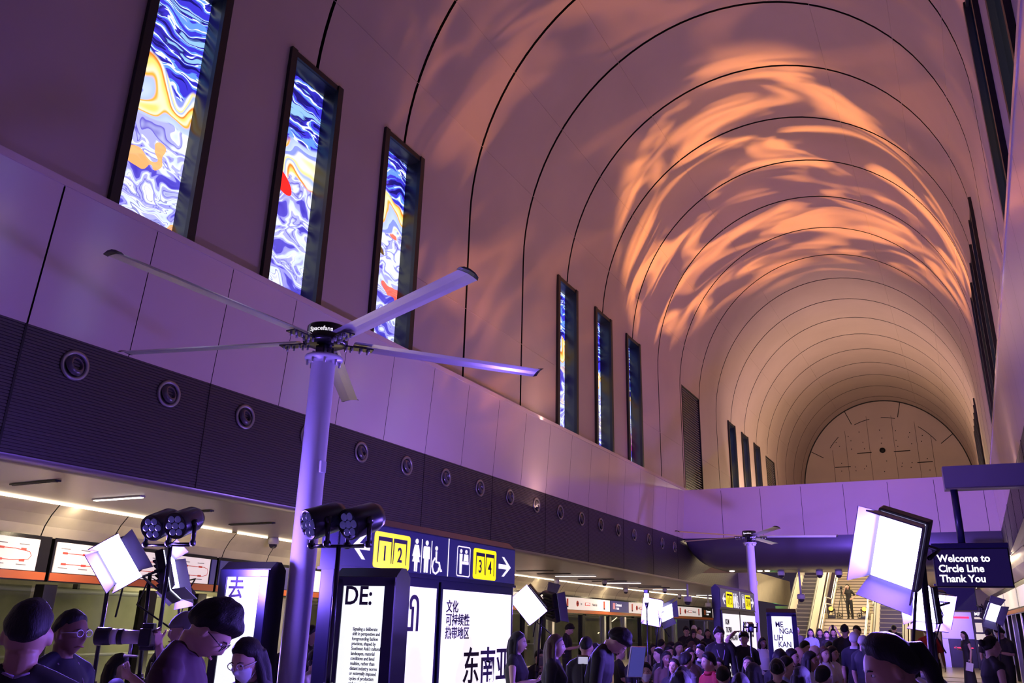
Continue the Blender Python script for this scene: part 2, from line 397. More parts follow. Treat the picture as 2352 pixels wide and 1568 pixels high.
# ---- end wall -------------------------------------------------------
def end_wall():
    m = MB(); y = Y1-0.02
    c = (XC+0.0, 14.3)
    m.box((XC, Y1+0.1, 12.0), (12.2, 0.2, 13.0))
    m.mi = 1
    def line(p, q, w=0.035): 
        p, q = Vector((p[0], 0, p[1])), Vector((q[0], 0, q[1])); d = q-p; ang = math.atan2(d.z, d.x)
        m.box((0, 0, 0), (d.length, 0.02, w), Matrix.Translation(((p.x+q.x)/2, y, (p.z+q.z)/2)) @ Matrix.Rotation(-ang, 4, 'Y'))
    def arcpt(t, k=1.0): return (XC-RAD*k*math.cos(R(t)), ZS+RZ*k*math.sin(R(t)))
    pts = [arcpt(t) for t in range(0, 181, 4)]
    m.tube([(p[0], y, p[1]) for p in [(XL, 9)]+pts+[(XR, 9)]], 0.075, n=6)
    for t in (28, 66, 106, 146): line(arcpt(t), arcpt(t, 0.82), 0.05)
    for a0, a1 in ((38, 50), (68, 82), (92, 104), (124, 142)):
        for t in range(a0, a1, 3): line(arcpt(t, 0.80), arcpt(min(t+3, a1), 0.80), 0.04)
    for x, z0, z1 in ((-3.45, 8, 14.6), (-2.45, 8, 16), (-0.85, 8, 17), (0.85, 8, 16.9), (2.35, 8, 16.3), (3.3, 8, 15.2)): line((XC+x, z0), (XC+x, z1), 0.018)
    for x0, x1, z in ((-3.4, -2.3, 13.3), (-1.75, -0.75, 14.25), (0.75, 1.85, 14.2), (2.2, 3.2, 13.3)): line((XC+x0, z), (XC+x1, z), 0.06)
    rd = random.Random(5)
    for x in (-3.0, -2.1, -1.3, 0.05, 1.1, 1.9, 2.8):
        for z in (12.9, 13.4, 14.7, 15.2, 15.7):
            if abs(x) > 2.5 and z > 15.3: continue
            m.box((XC+x+rd.uniform(-.15, .15), y, z+rd.uniform(-.2, .2)), (0.06, 0.02, 0.06))
    m.lathe([(0, 0), (0.2, 0), (0.2, 0.05), (0, 0.05)], 20, Matrix.Translation((XC, y, 14.35)) @ Matrix.Rotation(R(90), 4, 'X'))
    return struct(m.build('wall_back', [M_VAULT, M_GAP]))
end_wall()
m = MB(); m.box((XC, Y0-0.1, 9), (14, 0.2, 20)); struct(m.build('wall_front', M_VAULT))

# ---- side fascias ----------------------------------------------------
YB = 33.47                      # bridge across the hall
def fascia(side):
    o = -1 if side < 0 else 1
    xt, xb = (-9.95, -10.10) if side < 0 else (1.10, 1.17)
    zt, zb = 7.12, 5.07
    m = MB(); edges = [5.65+1.5*k for k in range(-8, 20)]
    for a, b_ in zip(edges, edges[1:]):
        if a > YB+1: break
        g = 0.018 if abs(a-5.65) < .01 else 0.007
        m.quad((xt, a+g, zt), (xt, b_-0.007, zt), (xb, b_-0.007, zb), (xb, a+g, zb))
    m.mi = 1
    m.quad((xt+o*0.03, -6.4, zt), (xt+o*0.03, YB+1.5, zt), (xb+o*0.03, YB+1.5, zb), (xb+o*0.03, -6.4, zb))
    m.mi = 0
    m.box(((xt+(XL if side < 0 else XR))/2+o*0.02, 14.0, zt-0.06), (abs(xt-(XL if side < 0 else XR))+0.06, 42, 0.10))
    return struct(m.build('wall_left' if side < 0 else 'wall_right', [M_PANEL, M_GAP], recalc=False))
fascia(-1); fascia(1)

def band(side):
    x = -10.10 if side < 0 else 1.17; o = -1 if side < 0 else 1
    z1, z0 = 5.07, (3.43 if side < 0 else 3.98); yend = 47.5
    m = MB(); k = int((z1-z0)/0.041); dz = (z1-z0)/k; b = m.b
    P = []
    for i in range(k): P += [(x, z1-i*dz), (x, z1-i*dz-dz*0.6), (x+o*0.014, z1-i*dz-dz*0.7), (x+o*0.014, z1-i*dz-dz*0.95)]
    P.append((x, z0))
    rows = [[b.verts.new((p[0], y, p[1])) for p in P] for y in (-6.9, yend)]
    for i in range(len(P)-1): b.faces.new((rows[0][i], rows[1][i], rows[1][i+1], rows[0][i+1]))
    m.mi = 1
    js = [5.65, 8.65] + [8.65+3*j for j in range(2, 9)]
    for y in js: m.box((x, y, (z0+z1)/2), (0.012, 0.03 if y == 5.65 else 0.012, z1-z0))
    m.mi = 2
    # rounded lower return
    L = [(x, z0), (x+o*0.005, z0-0.03), (x+o*0.03, z0-0.06), (x+o*0.10, z0-0.08), (x+o*0.20, z0-0.085)]
    rows = [[b.verts.new((p[0], y, p[1])) for p in L] for y in (-6.9, yend)]
    for i in range(len(L)-1):
        f = b.faces.new((rows[0][i], rows[1][i], rows[1][i+1], rows[0][i+1])); f.smooth = True; f.material_index = 2
    return struct(m.build('trim_2' if side < 0 else 'trim_3', [M_BAND, M_GAP, M_SOFFIT], recalc=False))
band(-1); band(1)

# jet nozzles in the left band
noz = None
def make_nozzle():
    root = empty('air_nozzle', (0, 0, 0), 0, None, 'air vent', 'round air nozzles in the dark band')
    Mx = Matrix.Rotation(R(90), 4, 'Y')
    m = MB(); m.lathe([(0.150, 0.0), (0.205, 0.0), (0.210, 0.012), (0.190, 0.030), (0.150, 0.022), (0.146, 0.0)], 32, Mx, close=True)
    m.build('rim', M_SILVER_D, root)
    m = MB(); m.lathe([(0.150, 0.002), (0.145, 0.016), (0.130, 0.035), (0.105, 0.052), (0.088, 0.058), (0.080, 0.052), (0.076, 0.0), (0.072, -0.09), (0, -0.09)], 32, Matrix.Rotation(R(-16), 4, 'Y') @ Matrix.Rotation(R(10), 4, 'Z') @ Mx)
    m.build('swivel_ball', M_DGREY, root)
    return root
M_SILVER_D = mat('dull_silver', (0.30, 0.28, 0.31), 0.35, 0.8)
M_DGREY = mat('dark_grey_gloss', (0.10, 0.09, 0.11), 0.25, 0.3)
ordn = ['nearest the left edge, above the strip light', 'second from the left edge', 'third from the left edge', 'fourth, half hidden by the near fan pole', 'first one right of the near fan pole', 'second one right of the near fan pole', 'third one right of the near fan pole', 'fourth one right of the near fan pole', 'fifth one right of the near fan pole', 'eleventh one in, near the middle of the row', 'sixth before the bridge end last', 'twelfth one in, left of the last five', 'sixth from the bridge', 'fifth from the bridge', 'fourth from the bridge', 'third from the bridge', 'second from the bridge', 'last, next to the bridge']
ordn[9] = 'ninth from the bridge'; ordn[10] = 'eighth from the bridge'; ordn[11] = 'seventh from the bridge'
for k in range(18):
    if noz is None: noz = make_nozzle(); o = noz
    else: o = copy_tree(noz)
    o.location = (-10.10, 6.39+1.522*k, 4.72-0.0055*k); o['label'] = 'round air nozzle in the dark ribbed band, '+ordn[k]

# ---- left soffit, strip light, sloped steel, platform doors ------------
def AX(y): return 14.9-0.003*(y-32)**2
ysamp = [-6.9+2.0*i for i in range(31)]
m = MB(); b = m.b; zs = 3.345
ra = [b.verts.new((-10.28, y, zs)) for y in ysamp]; rb = [b.verts.new((-AX(y), y, zs)) for y in ysamp]
for i in range(len(ysamp)-1): b.faces.new((ra[i], rb[i], rb[i+1], ra[i+1]))
struct(m.build('trim_4', M_SOFFIT, recalc=False))
m = MB()
for a, b_ in ((-6, 12.9), (13.1, 14.1), (14.5, 31.2), (31.7, 38.6), (39.2, 45.8), (46.2, 52)):
    n_ = max(2, int((b_-a)/2)+1); yy = [a+(b_-a)*i/(n_-1) for i in range(n_)]
    m.tube([(-AX(y)+0.05, y, zs-0.02) for y in yy], 0.019, n=6)
tag(m.build('strip_light', M_WARMLED), 'long thin warm strip light along the inner edge of the low left ceiling', 'light')
for y0 in (2, 9, 16, 23, 30, 37, 44):
    lamp('strip_glow', 'AREA', (-AX(y0)+0.10, y0, zs-0.07), (-AX(y0)-0.4, y0, 2.6), 115, (1.0, 0.80, 0.50), shape='RECTANGLE', size=0.08, size_y=7)
# sloped steel panels
m = MB(); b = m.b
ed = [-6.35+1.5*i for i in range(41)]
for a, c in zip(ed, ed[1:]):
    g = 0.012
    def pt(y, t): return (-AX(y)-0.02-0.36*t-0.07*math.sin(PI*t), y, zs-0.02-0.52*t)
    for t0, t1 in ((0, .33), (.33, .66), (.66, 1)):
        f = b.faces.new([b.verts.new(p) for p in (pt(a+g, t0), pt(a+g, t1), pt(c-g, t1), pt(c-g, t0))]); f.smooth = True
m.mi = 1
for a, c in zip(ed, ed[1:]): m.quad((-AX(a)-0.12, a, zs), (-AX(c)-0.12, c, zs), (-AX(c)-0.50, c, zs-0.58), (-AX(a)-0.50, a, zs-0.58))
struct(m.build('trim_5', [M_STEEL, M_GAP], recalc=False))

# linear lights and slot diffusers set in the low ceiling
ll = None
def slot(y, x0, x1, lit, label):
    root = empty('linear_light' if lit else 'slot_diffuser', ((x0+x1)/2, y, zs), 0, label, 'light' if lit else 'air vent', 'linear lights in the low left ceiling' if lit else 'slot diffusers in the low left ceiling')
    m = MB(); m.box((0, 0, -0.012), (x1-x0, 0.09, 0.02)); m.build('housing', M_LIGHTG if lit else M_BLACK, root)
    m = MB(); m.box((0, 0, -0.026), (x1-x0-0.04, 0.06 if lit else 0.03, 0.014)); m.build('diffuser' if lit else 'slot_blade', M_WHITELED if lit else M_DGREY, root)
slot(8.5, -12.2, -11.05, True, 'bright linear light in the low ceiling at the left, above the tilted panel light')
slot(28.8, -13.65, -12.0, True, 'linear light in the low ceiling, first one right of the wayfinding pylon')
slot(33.6, -13.65, -12.0, True, 'linear light in the low ceiling, second one right of the wayfinding pylon')
slot(39.4, -13.5, -11.8, True, 'linear light in the low ceiling, third one right of the wayfinding pylon')
slot(46.0, -13.3, -11.6, True, 'linear light in the low ceiling, farthest one before the far pylon')
for y, x0, x1, lb in ((7.0, -11.95, -10.9, 'dark slot diffuser at the far left of the low ceiling'), (10.15, -12.45, -11.35, 'dark slot diffuser right behind the twin spotlights on the left stand'), (11.9, -12.75, -11.6, 'dark slot diffuser just left of the near fan pole'),
    (25.8, -13.7, -12.3, 'dark slot diffuser nearest the pylon arrow'), (27.4, -13.7, -12.4, 'dark slot diffuser second from the pylon arrow'), (30.8, -13.6, -12.1, 'dark slot diffuser between the first two far linear lights, nearer one'), (32.2, -13.6, -12.1, 'dark slot diffuser between the first two far linear lights, farther one'), (36.2, -13.5, -12.0, 'dark slot diffuser before the third far linear light, nearer one'), (37.4, -13.5, -12.0, 'dark slot diffuser before the third far linear light, farther one')):
    slot(y, x0, x1, False, lb)

# ---- platform screen doors ----------------------------------------------
def text_mesh(s, size, align='LEFT', squeeze=1.0, bold=0.0):
    cu = bpy.data.curves.new('txt', 'FONT'); cu.body = s; cu.size = size; cu.align_x = align; cu.extrude = 0.002; cu.offset = bold; cu.space_line = 1.0
    cu.resolution_u = 3
    o = bpy.data.objects.new('txt', cu); link(o)
    dg = bpy.context.evaluated_depsgraph_get(); me = bpy.data.meshes.new_from_object(o.evaluated_get(dg))
    bpy.data.objects.remove(o); bpy.data.curves.remove(cu)
    if squeeze != 1.0: me.transform(Matrix.Diagonal((squeeze, 1, 1, 1)))
    return me
def text(name, s, size, material, parent, M, align='LEFT', squeeze=1.0, bold=0.0):
    me = text_mesh(s, size, align, squeeze, bold or size*0.014); me.transform(M); me.name = name
    me.materials.clear(); me.materials.append(material)
    o = bpy.data.objects.new(name, me); link(o); o.parent = parent; return o
FACE_X = Matrix(((0, 0, 1, 0), (1, 0, 0, 0), (0, 1, 0, 0), (0, 0, 0, 1)))     # text plane -> faces +x, reads along +y
FACE_NY = Matrix(((1, 0, 0, 0), (0, 0, -1, 0), (0, 1, 0, 0), (0, 0, 0, 1)))   # faces -y, reads along +x
M_GLASS = mat('door_glass', (0.55, 0.60, 0.58), 0.03, trans=1.0)
M_GLASS.node_tree.nodes['Principled BSDF'].inputs['IOR'].default_value = 1.12
M_STATION = mat('station_box', (0.05, 0.04, 0.12), 0.4, emit=(0.12, 0.09, 0.5), es=0.25)
M_STATIONB = mat('station_box_black', (0.02, 0.02, 0.02), 0.4)
def psd(y0, y1, segs, posts, label, lines=()):
    """one bay of platform doors from y0 to y1; segs = coloured header panels (ya, yb, kind)"""
    xa, xb = -(AX(y0)+0.37), -(AX(y1)+0.37)
    ang = math.atan2(-(xb-xa), y1-y0); ln = math.hypot(xb-xa, y1-y0)
    ln -= 0.07; root = empty('platform_screen_door', (xa, y0+0.035, 0), ang, label, 'platform door', 'platform screen doors on the left')
    def part(name, c, d, mt, bev=0, par=None):
        m = MB(); m.box(c, d, None, bev); return m.build(name, mt, par or root)
    part('header_beam', (-0.14, ln/2, 2.46), (0.28, ln, 0.72), M_BLACKG)
    part('orange_strip', (0.005, ln/2, 2.18), (0.02, ln-0.02, 0.125), M_ORANGE)
    part('sill', (-0.10, ln/2, 0.06), (0.24, ln, 0.12), M_SILVER)
    for a, b_, kind in segs:
        a, b_ = a-y0, b_-y0; c = (a+b_)/2
        p = part('header_panel', (0.008, c, 2.505), (0.02, b_-a-0.03, 0.50), {'w': M_HEADERW, 'n': M_STATION, 'k': M_STATIONB}[kind])
        if kind == 'w' and 'map' in lines and b_-a > 1.5:
            m = MB(); d = b_-a
            m.box((0.02, c, 2.58), (0.004, d*0.9, 0.012)); m.box((0.02, c, 2.40), (0.004, d*0.9, 0.012))
            m.tube([(0.02, b_-d*0.05, 2.58), (0.02, b_-d*0.02, 2.55), (0.02, b_-d*0.015, 2.49), (0.02, b_-d*0.02, 2.43), (0.02, b_-d*0.05, 2.40)], 0.006, 5)
            for j in range(int(d/0.42)):
                for z in (2.58, 2.40): m.box((0.021, a+0.2+j*0.42, z), (0.006, 0.10, 0.035))
            m.build('route_line', M_RED, p)
            m = MB()
            for j in range(int(d/0.42)):
                for z in (2.655, 2.335): m.box((0.02, a+0.2+j*0.42, z), (0.004, 0.19, 0.014))
            m.build('station_names', M_GREYINK, p)
        if kind == 'w' and 'red' in lines and b_-a > 1.5:
            d = b_-a; m = MB()
            for f in (0.13, 0.87): m.box((0.02, a+d*f, 2.51), (0.004, 0.16, 0.36))
            m.lathe([(0, 0), (0.12, 0), (0.12, 0.006), (0, 0.006)], 20, Matrix.Translation((0.018, a+d*0.32, 2.51)) @ Matrix.Rotation(R(90), 4, 'Y'))
            m.box((0.02, a+d*0.52, 2.51), (0.004, 0.55, 0.13)); m.build('line_marks', M_RED, p)
            m = MB()
            for f in (0.13, 0.87): m.box((0.021, a+d*f, 2.36), (0.006, 0.16, 0.06))
            m.tube([(0.027, a+d*0.32-0.07, 2.51), (0.027, a+d*0.32+0.07, 2.51)], 0.012, 5); m.tube([(0.027, a+d*0.32+0.01, 2.57), (0.027, a+d*0.32+0.07, 2.51), (0.027, a+d*0.32+0.01, 2.45)], 0.012, 5)
            m.build('line_mark_details', M_INK, p)
            text('lettering', 'to', 0.16, M_GREYINK, p, Matrix.Translation((0.021, a+d*0.38, 2.46)) @ FACE_X)
            text('lettering', 'NS27 TE20', 0.11, M_WHITESIGN, p, Matrix.Translation((0.024, a+d*0.52, 2.475)) @ FACE_X, 'CENTER', 0.8)
            text('lettering', 'Marina Bay', 0.16, M_GREYINK, p, Matrix.Translation((0.021, a+d*0.615, 2.46)) @ FACE_X, squeeze=0.75)
        if kind in 'nk' and b_-a > 1.0:
            m = MB(); m.box((0.02, a+0.42, 2.52), (0.004, 0.26, 0.28), None, 0.0); m.build('line_badge', M_ORANGE if kind == 'k' else mat('badge_pink', (0.8, 0.35, 0.4), 0.5, emit=(1, 0.4, 0.5), es=0.3), p)
            text('lettering', 'Cantonment', 0.2, M_WHITESIGN, p, Matrix.Translation((0.021, a+0.62, 2.52)) @ FACE_X, squeeze=0.7)
            text('lettering', '广东民坊', 0.1, M_WHITESIGN, p, Matrix.Translation((0.021, a+0.62, 2.38)) @ FACE_X)
    ps = [p-y0 for p, _ in posts]
    for p, kind in posts:
        p -= y0
        part('door_post', (-0.10, p, 1.06), (0.22, 0.26 if kind == 'd' else 0.20, 1.99), M_BLACKG if kind == 'd' else M_SILVER, 0.01)
    edges = [0]+ps+[ln]
    for a, b_ in zip(edges, edges[1:]):
        if b_-a < 0.4: continue
        part('glass_pane', (-0.12, (a+b_)/2, 1.08), (0.012, b_-a-0.22, 1.9), M_GLASS)
    return root
psd(-6.9, 8.91, [(-6.5, -0.5, 'w'), (-0.45, 8.88, 'w')], [(-1, 'd'), (3.5, 'd'), (6.2, 's')], 'platform doors at the far left edge with a faint route map header', ('map',))
psd(8.91, 13.03, [(8.94, 12.80, 'w'), (12.83, 13.0, 'n')], [(9.0, 'd'), (11.3, 'd'), (12.7, 'd')], 'platform doors behind the tilted panel light with a looping red route map', ('map',))
psd(13.03, 17.6, [(13.06, 15.55, 'n'), (15.6, 17.55, 'w')], [(13.6, 's'), (15.35, 's'), (16.4, 'd')], 'platform doors seen either side of the near fan pole, purple blank header')
psd(17.6, 31.8, [(17.65, 24.0, 'w'), (24.05, 31.0, 'w')], [(20, 'd'), (22, 's'), (25, 'd'), (27, 's'), (29.4, 'd'), (30.7, 's'), (31.4, 'd')], 'platform doors mostly behind the near pylon, carrying a route map', ('map',))
psd(31.8, 43.3, [(32.61, 37.75, 'w'), (37.8, 40.02, 'n'), (40.06, 43.26, 'w')], [(32.0, 's'), (34.9, 'd'), (37.2, 's'), (37.8, 'd'), (39.6, 's'), (41.8, 'd')], 'platform doors with a lilac station name panel, behind the man with the phone', ('red',))
psd(43.3, 54.5, [(43.34, 46.3, 'w'), (46.44, 50.1, 'w'), (50.15, 51.8, 'k'), (51.85, 54.3, 'w')], [(44.6, 's'), (46.3, 's'), (48.8, 'd'), (51.0, 's'), (53, 'd')], 'farthest left platform doors with a black station name panel', ('red',))

# ---- tunnel beyond the doors ------------------------------------------
m = MB(); b = m.b
for a, c in zip(ysamp, ysamp[1:]):
    m.quad((-AX(a)-3.6, a, -1.2), (-AX(c)-3.6, c, -1.2), (-AX(c)-3.9, c, 4.2), (-AX(a)-3.9, a, 4.2))
    m.quad((-AX(a)-0.5, a, -1.2), (-AX(c)-0.5, c, -1.2), (-AX(c)-3.9, c, -1.2), (-AX(a)-3.9, a, -1.2))
    m.quad((-AX(a)-0.3, a, 3.9), (-AX(c)-0.3, c, 3.9), (-AX(c)-3.9, c, 3.9), (-AX(a)-3.9, a, 3.9))
struct(m.build('wall_tunnel', M_CONC, recalc=False))
for z, rr, lb in ((2.05, 0.05, 'pale pipe running along the tunnel wall high behind the glass doors'), (0.75, 0.035, 'thin pipe running along the tunnel wall at waist height behind the glass doors')):
    root = empty('tunnel_pipe', (0, 0, 0), 0, lb, 'pipe')
    m = MB(); m.tube([(-AX(y)-3.48, y, z) for y in ysamp], rr, 8); m.build('pipe_run', M_LIGHTG, root)
    for y in range(0, 50, 3): m = MB(); m.box((-AX(y)-3.58, y, z+0.06), (0.16, 0.06, 0.2)); m.build('bracket', M_DGREY, root)

# ---- floor --------------------------------------------------------------
m = MB(); b = m.b
ext = [-6.9+4*i for i in range(20)]
for a, c in zip(ext, ext[1:]): m.quad((-AX(a)-0.3, a, 0), (7.0, a, 0), (7.0, c, 0), (-AX(c)-0.3, c, 0))
struct(m.build('floor', M_FLOOR, recalc=False))
M_TACT = mat('tactile_strip', (0.20, 0.17, 0.14), 0.6)
m = MB()
for y in (33.5, 36.2, 39.5): m.box((-0.6, y, 0.006), (3.2, 0.32, 0.012))
struct(m.build('trim_6', M_TACT))

# ---- bridge across the hall ---------------------------------------------
def bridge():
    m = MB(); b = m.b
    xa, xb = -10.03, 1.12
    xs = [xa+(xb-xa)*i/8 for i in range(9)]
    for x0, x1 in zip([-10.2, -8.45, -6.9, -5.35, -3.8, -2.25, -0.7, 0.83], [-8.45, -6.9, -5.35, -3.8, -2.25, -0.7, 0.83, 1.2]):
        m.quad((x0+0.008, YB, 5.06), (x1-0.008, YB, 5.06), (x1-0.008, YB, 7.02), (x0+0.008, YB, 7.02))
    m.box((XC+0.0, YB+1.0, 6.98), (xb-xa+0.3, 1.96, 0.08))
    m.mi = 1
    m.quad((-10.25, YB+0.03, 5.0), (1.2, YB+0.03, 5.06), (1.2, YB+0.03, 7.0), (-10.25, YB+0.03, 7.0))
    m.mi = 2
    X = [xa, -9.96, -9.85, -9.7, -9.5, -9.25, -8.95, -8.6, -7.5, -6, -4.5, -3, -1.5, 0, 1.2]
    def zb(x): return 3.86 + (1.05*(1-math.sqrt(max(0, 1-((-8.6-x)/1.43)**2))) if x < -8.6 else 0)
    prof = [(0.0, 0.0), (0.01, 0.25), (0.06, 0.5), (0.18, 0.72), (0.42, 0.9), (0.8, 0.985), (1.2, 1.0), (2.3, 1.0)]
    rows = [[b.verts.new((x, YB+0.015+p[0], 5.06-(5.06-zb(x))*p[1])) for p in prof] for x in X]
    for r0, r1 in zip(rows, rows[1:]):
        for i in range(len(prof)-1):
            f = b.faces.new((r0[i], r0[i+1], r1[i+1], r1[i])); f.smooth = True; f.material_index = 2
    return struct(m.build('wall_bridge', [M_PANEL, M_GAP, M_BRIDGE], recalc=False))
M_BRIDGE = noise_var(mat('bridge_metal', (0.10, 0.085, 0.12), 0.34, 0.5), 0.8, 0.05)
bridge()

# ---- concourse beyond the bridge ------------------------------------------
M_CREAM = noise_var(mat('cream_panel', (0.55, 0.47, 0.36), 0.4), 0.6, 0.05)
m = MB()
m.quad((-10.1, 36.0, 3.86), (-2.3, 36.0, 3.86), (-2.3, 57.5, 8.9), (-10.1, 57.5, 8.9)); m.quad((-2.3, 36.0, 3.95), (1.9, 36.0, 3.95), (1.9, 60, 3.95), (-2.3, 60, 3.95))       # sloping ceiling over the stairs
m.quad((-10.1, 60.5, 0), (3.0, 60.5, 0), (3.0, 60.5, 9.0), (-10.1, 60.5, 9.0))
struct(m.build('wall_concourse', M_CREAM, recalc=False))
m = MB(); m.box((-9.35, 47.0, 3.65), (0.12, 9.0, 1.35)); m.box((-9.75, 42.5, 3.65), (0.9, 0.1, 1.35)); struct(m.build('trim_7', M_STEEL))
m = MB(); m.box((-9.0, 53.0, 1.5), (3.0, 0.2, 3.0)); m.box((-9.0, 53.0, 0.25), (3.02, 0.22, 0.5)); struct(m.build('wall_side', M_CREAM))
# ================================================================== FANS
M_POLE = noise_var(mat('pale_pole_paint', (0.62, 0.60, 0.64), 0.30), 2.0, 0.04)
M_BLADE = mat('satin_aluminium', (0.62, 0.60, 0.62), 0.28, 0.65)
def fan(loc, base, label, lettering):
    root = empty('ceiling_fan', loc, 0, label, 'fan', 'tall pole fans down the middle of the hall')
    m = MB(); m.lathe([(0.19, 0), (0.19, 0.02), (0.125, 0.03), (0.125, 4.15)], 28); m.build('pole', M_POLE, root)
    m = MB(); m.lathe([(0, 4.23), (0.195, 4.23), (0.20, 4.215), (0.195, 4.19), (0.13, 4.185), (0.125, 4.15)], 32); fl = m.build('flange', M_POLE, root)
    for k in range(8):
        a = 2*PI*k/8; m = MB(); m.lathe([(0, 4.255), (0.014, 4.25), (0.014, 4.13), (0, 4.125)], 6, Matrix.Translation((0.165*math.cos(a), 0.165*math.sin(a), 0))); m.build('bolt', M_SILVER, fl)
    m = MB(); m.box((-3.2+3.32, 0.0, 3.06), (0.05, 0.08, 0.12), None, 0.01); m.build('junction_box', M_POLE, root)
    m = MB(); m.box((0, 0, 4.29), (0.12, 0.16, 0.12), None, 0.01); m.lathe([(0, 4.23), (0.07, 4.23), (0.07, 4.40), (0, 4.40)], 16); m.build('neck', M_BLACKG, root)
    m = MB(); m.lathe([(0, 4.36), (0.19, 4.36), (0.235, 4.38), (0.235, 4.41), (0.21, 4.43), (0.205, 4.55), (0.195, 4.565), (0, 4.565)], 36); hub = m.build('motor_hub', M_BLACKG, root)
    for k in range(5):
        a = R(base+72*k)
        T = Matrix.Rotation(a, 4, 'Z') @ Matrix.Translation((0, 0, 4.405))
        m = MB(); m.box((0.33, 0, -0.03), (0.36, 0.12, 0.015), T, 0.004); br = m.build('blade_bracket', M_BLACKG, root)
        for x in (0.22, 0.28, 0.38, 0.46):
            for y in (-0.035, 0.035): m = MB(); m.lathe([(0, -0.075), (0.013, -0.07), (0.013, -0.02), (0, -0.02)], 6, T @ Matrix.Translation((x, y, 0))); m.build('bolt', M_SILVER, br)
        # blade: curved aerofoil pulled along its length, pitched
        Tb = T @ Matrix.Rotation(R(-13), 4, 'X')
        sec = [(-0.105, -0.012), (-0.06, 0.012), (0.0, 0.022), (0.06, 0.018), (0.105, 0.0), (0.06, 0.006), (0.0, 0.008), (-0.06, -0.002)]
        m = MB(); b = m.b
        ra = [b.verts.new(Tb @ Vector((0.30, y, z))) for y, z in sec]; rb = [b.verts.new(Tb @ Vector((2.46, y, z))) for y, z in sec]
        for j in range(8):
            f = b.faces.new((ra[j], ra[(j+1) % 8], rb[(j+1) % 8], rb[j])); f.smooth = False
        b.faces.new(ra[::-1]); b.faces.new(rb); bl = m.build('blade', M_BLADE, root)
        m = MB(); b = m.b
        ra = [b.verts.new(Tb @ Vector((2.455, y*1.12-0.004, z*1.3))) for y, z in sec]; rb = [b.verts.new(Tb @ Vector((2.50, y*1.0-0.02, z*1.3+0.006))) for y, z in sec]
        for j in range(8): b.faces.new((ra[j], ra[(j+1) % 8], rb[(j+1) % 8], rb[j]))
        b.faces.new(ra[::-1]); b.faces.new(rb); m.build('tip_cap', M_BLACKG, bl)
    # name on the motor housing, wrapped to the drum, towards the camera
    a0 = math.atan2(-loc[1], -loc[0])-0.32
    me = text_mesh('Spacefans', 0.066, 'CENTER', 1.0, 0.0008)
    for v in me.vertices:
        x, y, z = v.co; t = a0+x/0.205; r = 0.2075+z
        v.co = (r*math.cos(t), r*math.sin(t), 4.465+y)
    me.materials.clear(); me.materials.append(M_WHITESIGN); me.name = 'lettering'
    o = bpy.data.objects.new('lettering', me); link(o); o.parent = hub
    return root
fan((-5.7, 6.3, 0), -93, 'large five-bladed fan on the near lilac-lit pole, left of the pylon', True)
fan((-5.7, 25.66, -0.13), -60, 'far five-bladed fan on a pole behind the far pylon, before the bridge', True)

# ================================================================== WAYFINDING PYLONS
def flat(poly, name, mt, par, T, d=0.004):
    m = MB(); m.prism(poly, 0, d, T); return m.build(name, mt, par)
def rrect(x0, y0, x1, y1, r, n=5):
    P = []
    for cx, cy, a in ((x1-r, y0+r, -90), (x1-r, y1-r, 0), (x0+r, y1-r, 90), (x0+r, y0+r, 180)):
        for i in range(n+1): t = R(a+90*i/n); P.append((cx+r*math.cos(t), cy+r*math.sin(t)))
    return P
def circ(x, y, r, n=14): return [(x+r*math.cos(2*PI*i/n), y+r*math.sin(2*PI*i/n)) for i in range(n)]
def stroke(pts, w):
    """thick polyline as one polygon"""
    P = [Vector((p[0], p[1])) for p in pts]; l = []; r = []
    for i, p in enumerate(P):
        t = (P[min(i+1, len(P)-1)]-P[max(i-1, 0)]).normalized(); n = Vector((-t.y, t.x))*w/2
        l.append(tuple(p+n)); r.append(tuple(p-n))
    return l+r[::-1]
